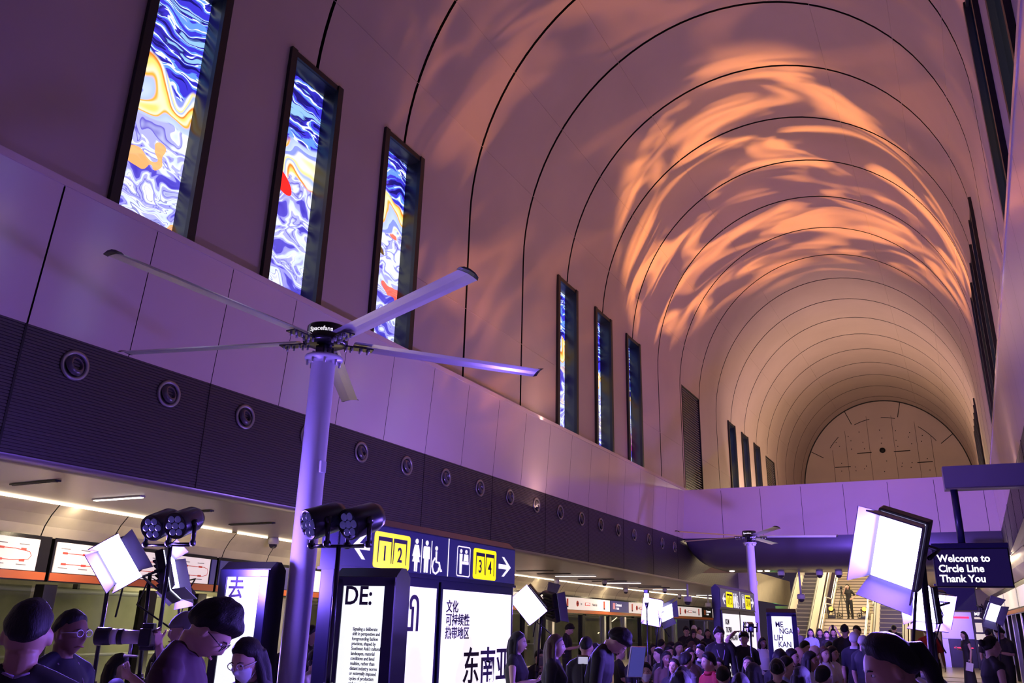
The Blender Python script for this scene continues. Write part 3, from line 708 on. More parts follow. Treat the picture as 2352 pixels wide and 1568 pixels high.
def pylon(y0, label, posters):
    Lg = 3.4; X0 = -5.0; D = 0.18
    root = empty('wayfinding_pylon', (X0, y0, 0), 0, label, 'sign', 'wayfinding pylons')
    def bx(name, c, d, mt, bev=0.0, par=None):
        m = MB(); m.box(c, d, None, bev); return m.build(name, mt, par or root)
    body = bx('body', (-D/2, Lg/2, 1.03), (D-0.02, Lg, 2.06), M_NAVYP, 0.01)
    # header with pitched ends
    m = MB(); P = [(-D, 2.06), (0, 2.06), (0, 2.50), (-D/2, 2.575), (-D, 2.50)]
    m.prism(P, -0.01, Lg+0.01, Matrix(((1, 0, 0, 0), (0, 0, 1, 0), (0, 1, 0, 0), (0, 0, 0, 1)))); head = m.build('header_box', M_NAVYP, root)
    m = MB(); m.box((-D/2, Lg/2, 2.055), (D+0.03, Lg+0.04, 0.025)); m.build('ledge', M_NAVYP, root)
    face = bx('header_face', (0.006, Lg/2, 2.285), (0.012, Lg-0.03, 0.40), M_NAVY)
    T = Matrix.Translation((0.014, 0, 0)) @ FACE_X
    def F(u): return u*Lg
    def ic(poly, nm, mt=None): return flat(poly, nm, mt or M_WHITESIGN, face, T)
    # arrows
    def arrow(ya, yb, sgn, z, w):
        tip, tail = (ya, yb) if sgn < 0 else (yb, ya); h = 0.115
        dirn = -sgn
        hl = abs(yb-ya)*0.72
        pts = [(tip+dirn*hl, z+h), (tip+dirn*0.0, z), (tip+dirn*hl, z-h)]
        a = w*0.9
        poly = [(tip, z), (tip+dirn*(hl*0.8), z+h), (tip+dirn*(hl*0.8+a), z+h), (tip+dirn*(a+0.05), z+w/2), (tail, z+w/2), (tail, z-w/2), (tip+dirn*(a+0.05), z-w/2), (tip+dirn*(hl*0.8+a), z-h), (tip+dirn*(hl*0.8), z-h)]
        ic(poly, 'arrow')
    arrow(F(0.055), F(0.132), -1, 2.27, 0.055)
    arrow(F(0.873), F(0.962), 1, 2.27, 0.055)
    def plate(ya, yb, z0, z1, nums):
        p = ic(rrect(ya, z0, yb, z1, 0.035), 'platform_plate', M_YELLOW)
        T2 = Matrix.Translation((0.019, 0, 0)) @ FACE_X; w = (yb-ya)
        for i, s in enumerate(nums):
            a = ya+w*(0.10+0.42*i); c = a+w*0.38
            m = MB(); m.prism([(a, z0+0.05), (a+0.008, z0+0.05), (a+0.014, z1-0.085), (c-0.014, z1-0.085), (c-0.008, z0+0.05), (c, z0+0.05), (c, z1-0.045), (a, z1-0.045)], 0, 0.003, T2)
            m.build('door_outline', M_INK, p)
            text('lettering', s, 0.20, M_INK, p, Matrix.Translation((0.020, (a+c)/2, z0+0.075)) @ FACE_X, 'CENTER', 0.8)
    plate(F(0.150), F(0.325), 2.095, 2.435, '12')
    plate(F(0.697), F(0.853), 2.095, 2.435, '34')
    # woman, man, wheelchair
    def person_icon(y, skirt):
        ic(circ(y, 2.40, 0.026), 'person_icon')
        if skirt: ic([(y-0.035, 2.365), (y+0.035, 2.365), (y+0.07, 2.25), (y+0.05, 2.245), (y+0.065, 2.195), (y+0.028, 2.195), (y+0.025, 2.10), (y+0.006, 2.10), (y+0.004, 2.19), (y-0.004, 2.19), (y-0.006, 2.10), (y-0.025, 2.10), (y-0.028, 2.195), (y-0.065, 2.195), (y-0.05, 2.245), (y-0.07, 2.25)], 'person_icon')
        else: ic([(y-0.05, 2.365), (y+0.05, 2.365), (y+0.06, 2.345), (y+0.06, 2.24), (y+0.04, 2.24), (y+0.035, 2.10), (y+0.006, 2.10), (y+0.004, 2.23), (y-0.004, 2.23), (y-0.006, 2.10), (y-0.035, 2.10), (y-0.04, 2.24), (y-0.06, 2.24), (y-0.06, 2.345)], 'person_icon')
    person_icon(F(0.360), True); person_icon(F(0.415), False)
    for u in (0.388, 0.442): ic([(F(u)-0.004, 2.095), (F(u)+0.004, 2.095), (F(u)+0.004, 2.43), (F(u)-0.004, 2.43)], 'divider_line')
    y = F(0.472)
    ic(circ(y-0.01, 2.36, 0.024), 'wheelchair_icon'); ic(stroke([(y-0.01, 2.33), (y-0.005, 2.22), (y+0.055, 2.215), (y+0.085, 2.13), (y+0.11, 2.14)], 0.026), 'wheelchair_icon')
    ic(stroke([(y-0.03, 2.26), (y-0.065, 2.22), (y-0.075, 2.17), (y-0.05, 2.115), (y-0.005, 2.10), (y+0.04, 2.125), (y+0.055, 2.165)], 0.02), 'wheelchair_icon')
    ic([(F(0.54)-0.006, 2.085), (F(0.54)+0.006, 2.085), (F(0.54)+0.006, 2.485), (F(0.54)-0.006, 2.485)], 'divider_line')
    # counter symbol in an outlined box
    a, c = F(0.592), F(0.676)
    m = MB(); o_ = rrect(a, 2.10, c, 2.43, 0.03); i_ = rrect(a+0.013, 2.113, c-0.013, 2.417, 0.022); b = m.b
    vo = [b.verts.new(T @ Vector((p[0], p[1], 0.003))) for p in o_]; vi = [b.verts.new(T @ Vector((p[0], p[1], 0.003))) for p in i_]
    for j in range(len(vo)): b.faces.new((vo[j], vo[(j+1) % len(vo)], vi[(j+1) % len(vi)], vi[j]))
    m.build('counter_icon', M_WHITESIGN, face)
    yl = a+0.085
    ic(circ(yl, 2.375, 0.022), 'counter_icon'); ic([(yl-0.03, 2.345), (yl+0.03, 2.345), (yl+0.02, 2.13), (yl-0.02, 2.13)], 'counter_icon')
    ic(circ(yl+0.11, 2.375, 0.022), 'counter_icon'); ic([(yl+0.07, 2.345), (yl+0.15, 2.345), (yl+0.16, 2.27), (yl+0.06, 2.27)], 'counter_icon'); ic([(yl+0.035, 2.265), (yl+0.165, 2.265), (yl+0.165, 2.235), (yl+0.035, 2.235)], 'counter_icon')
    # posters
    for (ya, yb), items in zip(((0.03, 0.485), (0.515, 0.975)), posters):
        fr = bx('poster_frame', (0.004, F((ya+yb)/2), 1.16), (0.02, F(yb-ya)+0.05, 1.72), M_NAVYP)
        bx('lightbox', (0.012, F((ya+yb)/2), 1.16), (0.016, F(yb-ya)-0.03, 1.58), M_POSTER, 0, fr)
        for s, size, du, z, sq, mt in items:
            text('lettering', s, size, mt, fr, Matrix.Translation((0.022, F(ya)+du, z)) @ FACE_X, 'LEFT', sq)
    return root
M_NAVYP = mat('navy_painted_metal', (0.02, 0.016, 0.065), 0.3)
M_POSTER = mat('poster_lightbox', (0.9, 0.9, 0.9), 0.4, emit=(1.0, 0.94, 1.0), es=0.95)
pylon(5.96, 'near navy wayfinding pylon for platforms 1 2 and 3 4, with two big lit posters', [
    [('வி', 0.40, 0.80, 1.53, 0.85, M_INK), ('ைமை', 0.26, 0.80, 0.85, 0.8, M_INK)],
    [('文化\n可持续性\n热带地区', 0.135, 0.08, 1.73, 0.92, M_INK), ('东南亚', 0.40, 0.46, 1.02, 0.92, M_INK)]])
pylon(19.15, 'far small navy wayfinding pylon beside the far fan pole', [
    [('IKLIM\nTROPIKA\nASIA TENGGARA', 0.17, 0.2, 1.72, 0.8, M_INK), ('PH', 0.5, 0.3, 0.5, 0.7, M_INK)],
    [('CRITIS', 0.5, 0.12, 1.45, 0.8, M_INK)]])

# ================================================================== TOTEM LIGHTBOXES
def totem(loc, rz, label, items, H=2.0):
    root = empty('totem_lightbox', loc, rz, label, 'sign', 'free-standing lightbox totems')
    W, Dp = 0.55, 0.25
    m = MB(); m.box((0, 0, 0.02), (W+0.1, Dp+0.12, 0.04), None, 0.01); m.build('base_plate', M_BLACK, root)
    m = MB(); b = m.b; m.prism([(-Dp/2, 0.03), (Dp/2, 0.03), (Dp/2, H-0.05), (0.04, H+0.02), (-0.04, H+0.02), (-Dp/2, H-0.05)], -W/2, W/2, Matrix(((0, 0, 1, 0), (1, 0, 0, 0), (0, 1, 0, 0), (0, 0, 0, 1))))
    m.build('housing', M_BLACKG, root)
    m = MB()
    for s in (-1, 1): m.box((s*(W/2-0.045), -Dp/2-0.008, 1.0), (0.09, 0.03, H-0.14), None, 0.005)
    m.box((0, -Dp/2-0.008, H-0.09), (W, 0.03, 0.07), None, 0.005); m.box((0, -Dp/2-0.008, 0.14), (W, 0.03, 0.18), None, 0.005)
    m.build('front_frame', M_NAVYP, root)
    m = MB(); m.box((0, -Dp/2-0.006, (0.23+H-0.125)/2), (W-0.18, 0.012, H-0.355)); lb = m.build('lightbox', M_POSTER2, root)
    for s, size, x, z, sq, mt in items:
        text('lettering', s, size, mt, lb, Matrix.Translation((x, -Dp/2-0.016, z)) @ FACE_NY, 'LEFT', sq)
    return root
M_POSTER2 = mat('totem_glow', (0.9, 0.9, 0.9), 0.4, emit=(0.93, 0.96, 1.0), es=1.0)
totem((-4.285, 5.585, 0), R(9), 'black lightbox totem with the letters DE: beside the near pylon', [('DE:', 0.20, -0.17, 1.735, 0.86, M_INK),
    ('Signaling a deliberate\nshift in perspective and\nforegrounding fashion\npractices, shaped by\nSoutheast Asia\'s cultural\nlandscapes, material\nconditions and lived\nrealities, rather than\ndistant industry norms\nor externally imposed\ncycles of production\nand consumption.', 0.036, -0.07, 1.54, 0.72, M_GREYINK)])
totem((-6.05, 6.02, 0), R(9), 'black lightbox totem with one Chinese character, behind the man looking down', [('去', 0.21, -0.165, 1.80, 0.85, M_INK)], 2.1)
totem((-3.33, 17.3, 0), R(9), 'far black lightbox totem with stacked Malay letters by the escalator', [('ME', 0.145, -0.125, 1.68, 0.8, M_INK), ('NGA', 0.145, -0.06, 1.56, 0.8, M_INK), ('LIH', 0.145, -0.165, 1.44, 0.8, M_INK), ('KAN', 0.145, -0.095, 1.32, 0.8, M_INK), ('E', 0.145, -0.12, 0.86, 0.8, M_INK)])

# ================================================================== STAGE LIGHTS
M_LENS = mat('lens_glass', (0.10, 0.09, 0.22), 0.08, emit=(0.25, 0.2, 1.0), es=0.12)
M_RIM = mat('stage_black', (0.014, 0.013, 0.018), 0.32)
M_BARN = mat('barn_door_metal', (0.20, 0.19, 0.24), 0.42)
def basis(z, up=Vector((0, 0, 1)), roll=0.0):
    z = z.normalized(); x = up.cross(z).normalized(); y = z.cross(x)
    M = Matrix((x, y, z)).transposed().to_4x4()
    return M @ Matrix.Rotation(roll, 4, 'Z')
def par_can(name_loc, d, label, parent_z=None):
    """LED par can: local +z is the beam"""
    B = basis(d)
    root = empty('par_spotlight', name_loc, 0, label, 'stage light', 'twin LED spotlights on the stands')
    m = MB(); m.lathe([(0.0, 0.10), (0.095, 0.10), (0.108, 0.11), (0.112, 0.10), (0.110, 0.02), (0.106, -0.12), (0.085, -0.17), (0, -0.18)], 28, B); body = m.build('can_body', M_RIM, root)
    for k in range(7):
        a = 2*PI*k/6; x, y = (0, 0) if k == 6 else (0.062*math.cos(a), 0.062*math.sin(a))
        m = MB(); m.lathe([(0.029, 0.098), (0.027, 0.108), (0.018, 0.117), (0, 0.121)], 12, B @ Matrix.Translation((x, y, 0))); m.build('lens', M_LENS, body)
    # yoke: two arms down to a cross piece
    m = MB(); xax = Vector((B[0][0], B[1][0], B[2][0])); xax.z = 0; xax.normalize()
    for s in (-1, 1):
        m.tube([xax*0.118*s, xax*0.122*s+Vector((0, 0, -0.16))], [0.018, 0.016], 8); m.lathe([(0, -0.012), (0.028, -0.012), (0.028, 0.012), (0, 0.012)], 14, Matrix.Translation(xax*0.122*s) @ basis(xax)); m.lathe([(0, -0.012), (0.026, -0.012), (0.026, 0.012), (0, 0.012)], 14, Matrix.Translation(xax*0.122*s+Vector((0, 0, -0.165))) @ basis(xax))
    m.tube([xax*-0.12+Vector((0, 0, -0.17)), xax*0.12+Vector((0, 0, -0.17))], 0.010, 6)
    m.build('yoke', M_RIM, root)
    return root
def stand(foot, top, label, bar=None, name='light_stand', spr=0.48):
    foot = Vector((foot[0], foot[1], 0)); top = Vector(top)
    root = empty(name, foot, 0, label, 'stand', 'black light stands')
    t = top-foot
    def q(f): return t*f
    m = MB(); m.tube([q(0.10), q(0.55)], 0.024, 12); m.build('lower_tube', M_POLEB, root)
    m = MB(); m.tube([q(0.5), q(1.0)], 0.017, 12); m.build('upper_tube', M_POLEB, root)
    m = MB(); m.lathe([(0.0, -0.04), (0.034, -0.04), (0.034, 0.04), (0, 0.04)], 14, Matrix.Translation(q(0.55))); m.tube([q(0.55), q(0.55)+Vector((0.06, 0, 0))], 0.010, 8); m.build('collar', M_RIM, root)
    for k in range(3):
        a = 2*PI*k/3+0.4; e = Vector((spr*math.cos(a), spr*math.sin(a), 0.012)); m = MB()
        m.tube([q(0.33), e], 0.012, 8); m.tube([q(0.13), e*0.55+Vector((0, 0, 0.33*t.z*0.45))], 0.007, 6); m.build('leg', M_POLEB, root)
    if bar: 
        m = MB(); m.tube([t+Vector(bar[0]), t+Vector(bar[1])], 0.012, 8); m.build('cross_bar', M_POLEB, root)
    return root
M_POLEB = mat('stand_black_metal', (0.05, 0.045, 0.07), 0.25, 0.7)
def panel_light(loc, n, roll, label, doors=(35, 60, 60, 35), w=0.24, h=0.38, power=25, spread=140, lit=True, color=(0.22, 0.12, 1.0), es=None):
    """soft LED panel: local x short side, y long side, +z emission; doors = flap angles right, top, left, bottom"""
    B = basis(n, roll=roll)
    root = empty('panel_light', loc, 0, label, 'stage light', 'violet LED panel lights')
    m = MB(); m.box((0, 0, -0.045), (w+0.03, h+0.03, 0.075), B, 0.01); body = m.build('housing', M_RIM, root)
    m = MB()
    for k in range(7): m.box((0, -h/2+0.05+k*(h-0.1)/6, -0.10), (w*0.8, 0.012, 0.04), B)
    m.build('cooling_fins', M_RIM, body)
    m = MB(); m.box((0, 0, -0.003), (w, h, 0.008), B); m.build('led_face', (M_LED if lit else M_RIM), body)
    for k, (c, ax, ln, dp) in enumerate(((Vector((w/2, 0, 0)), 'Y', h, 0.13), (Vector((0, h/2, 0)), 'X', w, 0.13), (Vector((-w/2, 0, 0)), 'Y', h, 0.13), (Vector((0, -h/2, 0)), 'X', w, 0.13))):
        a = R(doors[k]); sg = -1 if k in (0, 3) else 1
        ang = (PI/2-a)
        if k == 0: T = Matrix.Translation(c) @ Matrix.Rotation(-(PI/2-a), 4, 'Y')
        elif k == 2: T = Matrix.Translation(c) @ Matrix.Rotation((PI/2-a), 4, 'Y')
        elif k == 1: T = Matrix.Translation(c) @ Matrix.Rotation((PI/2-a), 4, 'X')
        else: T = Matrix.Translation(c) @ Matrix.Rotation(-(PI/2-a), 4, 'X')
        # flap is built lying in-plane, pointing outward, then folded forward
        out = {0: Vector((1, 0, 0)), 1: Vector((0, 1, 0)), 2: Vector((-1, 0, 0)), 3: Vector((0, -1, 0))}[k]
        al = Vector((0, 1, 0)) if k in (0, 2) else Vector((1, 0, 0))
        fold = out*math.cos(PI/2-a)*1.0 + Vector((0, 0, 1))*math.sin(PI/2-a)
        m = MB(); p0 = c-al*ln/2; p1 = c+al*ln/2; q0 = c-al*(ln/2+0.03)+fold*dp; q1 = c+al*(ln/2+0.03)+fold*dp; th = (al.cross(fold)).normalized()*0.004
        vs = [m.b.verts.new(B @ (p+s*th)) for s in (-1, 1) for p in (p0, p1, q1, q0)]
        for f in ((0, 1, 2, 3), (7, 6, 5, 4), (0, 4, 5, 1), (1, 5, 6, 2), (2, 6, 7, 3), (3, 7, 4, 0)): m.b.faces.new([vs[i] for i in f])
        m.build('barn_door', M_BARN, root)
    m = MB(); xs = Vector((B[0][0], B[1][0], B[2][0])); ys = Vector((B[0][1], B[1][1], B[2][1])); zs_ = Vector((B[0][2], B[1][2], B[2][2]))
    e = w/2+0.035
    m.tube([xs*e-zs_*0.04, xs*e-zs_*0.20, xs*-e-zs_*0.20, xs*-e-zs_*0.04], 0.012, 6); m.build('yoke', M_RIM, root)
    m = MB(); p = -zs_*0.10-ys*0.05
    m.tube([p, p-zs_*0.12+Vector((0, 0, 0.10)), p-zs_*0.2+Vector((0, 0, -0.1)), Vector((0.02, 0.05, -0.45))], 0.008, 6); m.build('cable', M_BLACK, root)
    if lit and power:
        l = lamp('panel_glow', 'AREA', (0, 0, 0), None, power, color, shape='RECTANGLE', size=w*0.95, size_y=h*0.95, spread=R(spread))
        l.parent = root; l.matrix_local = Matrix.Translation(B @ Vector((0, 0, 0.012))) @ (B @ Matrix.Rotation(PI, 4, 'X'))
    return root, B
TOC = -CF            # towards the camera
def dirc(right, up, toward): return CR*right + CU*up + TOC*toward

# left stand with twin spotlights
sA = at_depth(392, 1252, 7.0)
stand(at_depth(352, 1600, 7.0), sA, 'slanting black stand holding the twin spotlights at the left', (CR*-0.16, CR*0.16))
par_can(at_depth(368, 1204, 7.0), dirc(-0.30, -0.10, 1), 'left one of the twin round LED spotlights above the left crowd')
par_can(at_depth(421, 1200, 6.85), dirc(-0.28, -0.05, 1), 'right one of the twin round LED spotlights above the left crowd')
# middle stand with twin spotlights
sB = at_depth(778, 1254, 5.85)
stand(at_depth(752, 1640, 5.85), sB, 'black stand holding the twin spotlights in front of the near pylon', (CR*-0.18, CR*0.18), spr=0.25)
par_can(at_depth(738, 1196, 5.85), dirc(-0.95, -0.16, 0.85), 'left one of the twin round LED spotlights, overlapping the near fan pole')
par_can(at_depth(826, 1196, 5.85), dirc(-0.80, -0.10, 0.95), 'right one of the twin round LED spotlights, overlapping the pylon arrow')
# panels
PL, _ = panel_light(at_depth(272, 1288, 7.0), dirc(0.25, 0.10, 1), R(34), 'tilted glowing violet panel light at the left, on its own stand', doors=(70, 25, 35, 25), power=110, w=0.20, h=0.31)
stand(at_depth(205, 1640, 7.05), at_depth(250, 1335, 7.05), 'slanting black stand under the tilted glowing panel at the left')
panel_light(at_depth(397, 1318, 7.2), dirc(1.0, 0.35, -0.22), R(-18), 'panel light seen from behind, next to the left twin spotlights', doors=(60, 20, 60, 20), power=90)
stand(at_depth(322, 1640, 7.3), at_depth(345, 1315, 7.3), 'black stand between the left panel light and the left twin spotlights')
panel_light(at_depth(410, 1360, 11.5), dirc(-0.15, -0.55, 0.8), R(15), 'small blue-lit panel light low behind the left twin spotlights', power=160, w=0.3, h=0.26)
stand(at_depth(415, 1640, 11.6), at_depth(411, 1366, 11.6), 'thin black stand under the small blue-lit panel behind the left crowd')
panel_light(at_depth(1219, 1384, 11.5), dirc(-0.30, 0.05, 1), R(38), 'glowing panel light right of the near pylon, tilted to the left', power=230, doors=(15, 15, 15, 15), w=0.27, h=0.38)
panel_light(at_depth(1272, 1390, 11.8), dirc(0.85, 0.10, -0.55), R(10), 'dark panel light seen from behind, just right of the tilted glowing one by the pylon', power=260, doors=(30, 60, 60, 20))
stand(at_depth(1222, 1720, 11.7), at_depth(1244, 1392, 11.7), 'black stand carrying the pair of panel lights right of the near pylon')
panel_light(at_depth(1500, 1402, 16), dirc(-0.35, 0.1, 1), R(-10), 'glowing panel light in the middle distance, upright left one of a pair', power=70, doors=(20, 20, 20, 20), w=0.30, h=0.42)
panel_light(at_depth(1532, 1407, 16.1), dirc(0.55, 0.0, 0.8), R(-70), 'glowing panel light in the middle distance, low right one of a pair', power=70, doors=(70, 80, 60, 70), w=0.28, h=0.30)
stand(at_depth(1497, 1700, 16.2), at_depth(1512, 1420, 16.2), 'black stand carrying the pair of panel lights in the middle distance')
# tall mic-like slim lamp
root = empty('tube_lamp', at_depth(1487, 1500, 14), 0, 'slim upright lamp on a thin rod left of the middle distance panel lights', 'stage light')
pz = at_depth(1485, 1363, 14)-at_depth(1487, 1500, 14)
m = MB(); m.tube([(0, 0, -1.15), pz*0.9], 0.012, 8); m.build('rod', M_POLEB, root)
m = MB(); m.box(pz*0.97, (0.07, 0.07, 0.16), None, 0.01); m.build('lamp_head', M_WHITESIGN, root)
m = MB(); m.box(pz*0.97+Vector((0, 0, 0.10)), (0.08, 0.08, 0.06), None, 0.01); m.build('cap', M_RIM, root)
m = MB(); m.lathe([(0, 0), (0.045, 0.0), (0.02, -0.09), (0.012, -0.12), (0, -0.12)], 10, Matrix.Translation(pz*0.90)); m.build('socket', M_RIM, root)
m = MB(); m.box((0, 0, -1.14), (0.3, 0.3, 0.04)); m.build('base', M_RIM, root)
root.location.z = 1.16
# the big right one
panel_light(at_depth(2060, 1264, 4.3), dirc(-0.98, -0.12, 1), R(-23), 'largest, brightest panel light at the right, above the dark-haired woman', doors=(12, 12, 38, 50), power=170, w=0.225, h=0.36, spread=150)
stand(at_depth(2190, 2000, 4.45), at_depth(2118, 1290, 4.45), 'thick black stand under the brightest panel light at the right')
panel_light(at_depth(2153, 1394, 8.6), dirc(0.05, -0.1, 1), R(-4), 'narrow glowing panel light below the hanging screen', doors=(20, 15, 20, 30), power=80, w=0.13, h=0.30)
panel_light(at_depth(2121, 1388, 8.4), dirc(-0.92, 0.0, 0.55), R(-6), 'panel light turned left, half hidden by the thick right stand', doors=(30, 30, 30, 30), power=230, w=0.24, h=0.34)
stand(at_depth(2172, 1740, 8.6), at_depth(2140, 1412, 8.6), 'black stand under the two panel lights below the hanging screen')
panel_light(at_depth(2279, 1406, 13.5), dirc(0.10, -0.05, 1), R(-14), 'small glowing panel light at the far right before the platform doors', doors=(80, 80, 30, 60), power=120, w=0.22, h=0.28)
stand(at_depth(2300, 1640, 13.6), at_depth(2292, 1408, 13.6), 'thin black stand under the small panel light at the far right')

# ================================================================== HANGING SCREENS
M_SCREEN = mat('screen_black', (0.008, 0.006, 0.02), 0.2, emit=(0.02, 0.01, 0.10), es=0.4)
def hanging_screen(c, wd, ht, label, lines=None, arm=False):
    root = empty('hanging_screen', c, R(4), label, 'screen', 'hanging passenger screens')
    m = MB(); m.box((0, 0.08, 0), (wd, 0.20, ht), None, 0.012); m.build('screen_case', M_RIM, root)
    m = MB(); m.box((0, -0.028, 0), (wd-0.05, 0.02, ht-0.05)); sf = m.build('display', M_SCREEN, root)
    m = MB(); m.box((0, 0.10, ht/2+0.04), (wd, 0.30, 0.09), None, 0.01); m.build('top_cover', M_NAVYP, root)
    if lines: text('lettering', lines, 0.175, mat('screen_text', (0.9, 0.9, 0.9), 0.5, emit=(1, 1, 0.98), es=1.6), sf, Matrix.Translation((-wd/2+0.07, -0.041, ht/2-0.24)) @ FACE_NY, 'LEFT', 0.93, 0.004)
    return root
scr = hanging_screen((0.06, 17.2, 2.76), 1.22, 0.68, 'black hanging screen reading Welcome to Circle Line Thank You', 'Welcome to\nCircle Line\nThank You')
m = MB(); m.tube([(-0.10, 0.08, 0.4), (-0.10, 0.08, 1.40)], 0.062, 16); m.lathe([(0, 0.37), (0.12, 0.37), (0.12, 0.39), (0, 0.39)], 16, Matrix.Translation((-0.10, 0.08, 0))); m.build('drop_pole', M_NAVYP, scr)
m = MB(); m.box((0.50, 0.08, 1.60), (1.50, 0.34, 0.42), None, 0.008); m.build('bracket_beam', mat('bracket_paint', (0.20, 0.18, 0.24), 0.35), scr)
m = MB(); m.box((0.5, -0.10, 1.39), (1.50, 0.03, 0.02)); m.build('beam_edge', M_SILVER, scr)
s2 = hanging_screen((-0.48, 30.5, 2.70), 1.15, 0.72, 'blank dark hanging screen below and behind the Welcome screen')
m = MB(); m.tube([(0, 0.08, 0.4), (0, 0.08, 1.25)], 0.05, 12); m.build('drop_pole', M_NAVYP, s2)
m = MB(); m.box((0.75, 0.08, 1.35), (2.0, 0.2, 0.2), None, 0.01); m.build('bracket_beam', MATS['bracket_paint'], s2)

# ================================================================== DOME CAMERAS
M_DOME = mat('dome_smoke', (0.03, 0.025, 0.05), 0.08)
def dome(loc, label, rod=0.0, s=1.0):
    root = empty('dome_camera', loc, 0, label, 'security camera', 'ceiling dome cameras')
    if rod:
        m = MB(); m.tube([(0, 0, 0), (0, 0, -rod)], 0.03*s, 10); m.build('drop_rod', M_LIGHTG, root)
    m = MB(); m.lathe([(0, -rod), (0.10*s, -rod), (0.12*s, -rod-0.04*s), (0.12*s, -rod-0.14*s), (0.10*s, -rod-0.15*s), (0, -rod-0.15*s)], 20); m.build('camera_body', M_LIGHTG, root)
    m = MB(); m.lathe([(0.095*s, -rod-0.15*s), (0.085*s, -rod-0.20*s), (0.05*s, -rod-0.235*s), (0, -rod-0.245*s)], 20); m.build('dome', M_DOME, root)
    return root
for y, lb in ((14.3, 'dome camera on the strip light left of the near fan pole'), (31.4, 'dome camera on the strip light right of the near pylon'), (38.9, 'dome camera on the strip light above the lilac station panel'), (46.0, 'dome camera on the strip light before the far doors')):
    dome((-AX(y)+0.08, y, zs), lb, 0, 1.0)
dome((-12.9, 31.8, zs), 'dome camera in the low ceiling between the linear lights, nearer one', 0, 0.9)
dome((-12.7, 38.8, zs), 'dome camera in the low ceiling between the linear lights, farther one', 0, 0.9)
p = at_depth(1580, 1380, 34); dome((p.x, p.y, zs), 'white dome camera on a long drop rod left of the far pylon', zs-p.z-0.2, 1.5)
p = at_depth(1627, 1393, 44); dome((p.x, p.y, zs), 'smaller white camera on a drop rod over the black station panel', zs-p.z-0.2, 1.3)
for px, lb in ((1793, 'dome camera under the bridge, left of the escalator'), (1881, 'dome camera under the bridge, over the left escalator'), (1925, 'dome camera under the bridge, over the stairs')):
    p = at_y(px, 1302, 34.9); dome((p.x, 34.9, 3.86), lb, 0, 1.15)
p = at_y(1840, 1370, 35.3); dome((p.x, 35.3, 3.86), 'white camera on a drop rod in front of the left escalator', 3.86-p.z-0.1, 1.3)
# small downlights under the bridge
for px, lb in ((1681, 'left one of the small downlights under the bridge'), (1745, 'middle one of the small downlights under the bridge'), (1762, 'right one of the small downlights under the bridge')):
    p = at_y(px, 1306, 34.7); m = MB(); m.lathe([(0, -0.03), (0.09, -0.03), (0.11, 0), (0, 0)], 14, Matrix.Translation((p.x, 34.7, 3.86))); tag(m.build('downlight', M_WHITELED), lb, 'light', 'downlights under the bridge')

# ================================================================== STAIRS AND ESCALATORS
M_TREAD = mat('pale_step', (0.60, 0.53, 0.42), 0.45); M_NOSE = mat('step_nosing', (0.12, 0.10, 0.08), 0.6)
M_RUBBER = mat('handrail_rubber', (0.012, 0.012, 0.014), 0.4); M_ESTEP = mat('escalator_step', (0.075, 0.068, 0.075), 0.4, 0.4)
M_BALU = mat('lit_balustrade', (0.72, 0.62, 0.45), 0.35, emit=(1.0, 0.80, 0.50), es=0.40)
def stairs():
    xa, xb = -6.62, -4.50; root = empty('staircase', ((xa+xb)/2, 41.4, 0), 0, 'pale stone staircase between the escalators, with a landing where someone films', 'staircase')
    W = xb-xa; fl = []; 
    m = MB(); n = MB(); y, z = 0.0, 0.0
    for k in range(14):
        z += 0.16; m.box((0, y+0.15+2.6*0, z/2), (W, 0.30, z)); n.box((0, y-0.002, z-0.02), (W, 0.012, 0.035)); y += 0.30
    m.build('lower_flight', M_TREAD, root); n.build('nosings', M_NOSE, root); n = MB()
    l = MB(); l.box((0, y+1.0, z-0.06), (W, 2.0, 0.12)); l.build('landing', M_TREAD, root)
    y += 2.0; m = MB()
    for k in range(26):
        z += 0.16; m.box((0, y+0.15, z-0.4), (W, 0.30, 0.8)); n.box((0, y-0.002, z-0.02), (W, 0.012, 0.035)); y += 0.30
    m.build('upper_flight', M_TREAD, root); n.build('nosings', M_NOSE, root)
    for s in (-1, 1):
        for oz, nm in ((0.95, 'handrail'), (0.65, 'handrail')):
            r = MB(); r.tube([(s*(W/2-0.06), -0.3, oz), (s*(W/2-0.06), 0.1, oz+0.1), (s*(W/2-0.06), 4.2, 2.3+oz), (s*(W/2-0.06), 6.2, 2.3+oz), (s*(W/2-0.06), 13.9, 6.3+oz)], 0.03, 8); r.build(nm, M_SILVER, root)
        p = MB()
        for yy, zz in ((0.1, 0.1), (1.4, 0.75), (2.8, 1.5), (4.2, 2.24), (6.2, 2.24), (9.0, 3.8), (11.5, 5.2)): p.tube([(s*(W/2-0.06), yy, zz), (s*(W/2-0.06), yy, zz+1.0)], 0.02, 6)
        p.build('rail_posts', M_SILVER, root)
        q = MB(); q.prism([(-0.2, 0), (4.2, 0), (14.0, 5.0), (14.0, 6.55), (6.3, 2.5), (4.2, 2.5), (-0.2, 0.25)], -0.04, 0.04, Matrix.Translation((s*(W/2+0.05), 0, 0)) @ Matrix(((0, 0, 1, 0), (1, 0, 0, 0), (0, 1, 0, 0), (0, 0, 0, 1)))); q.build('side_string', M_CREAM, root)
stairs()
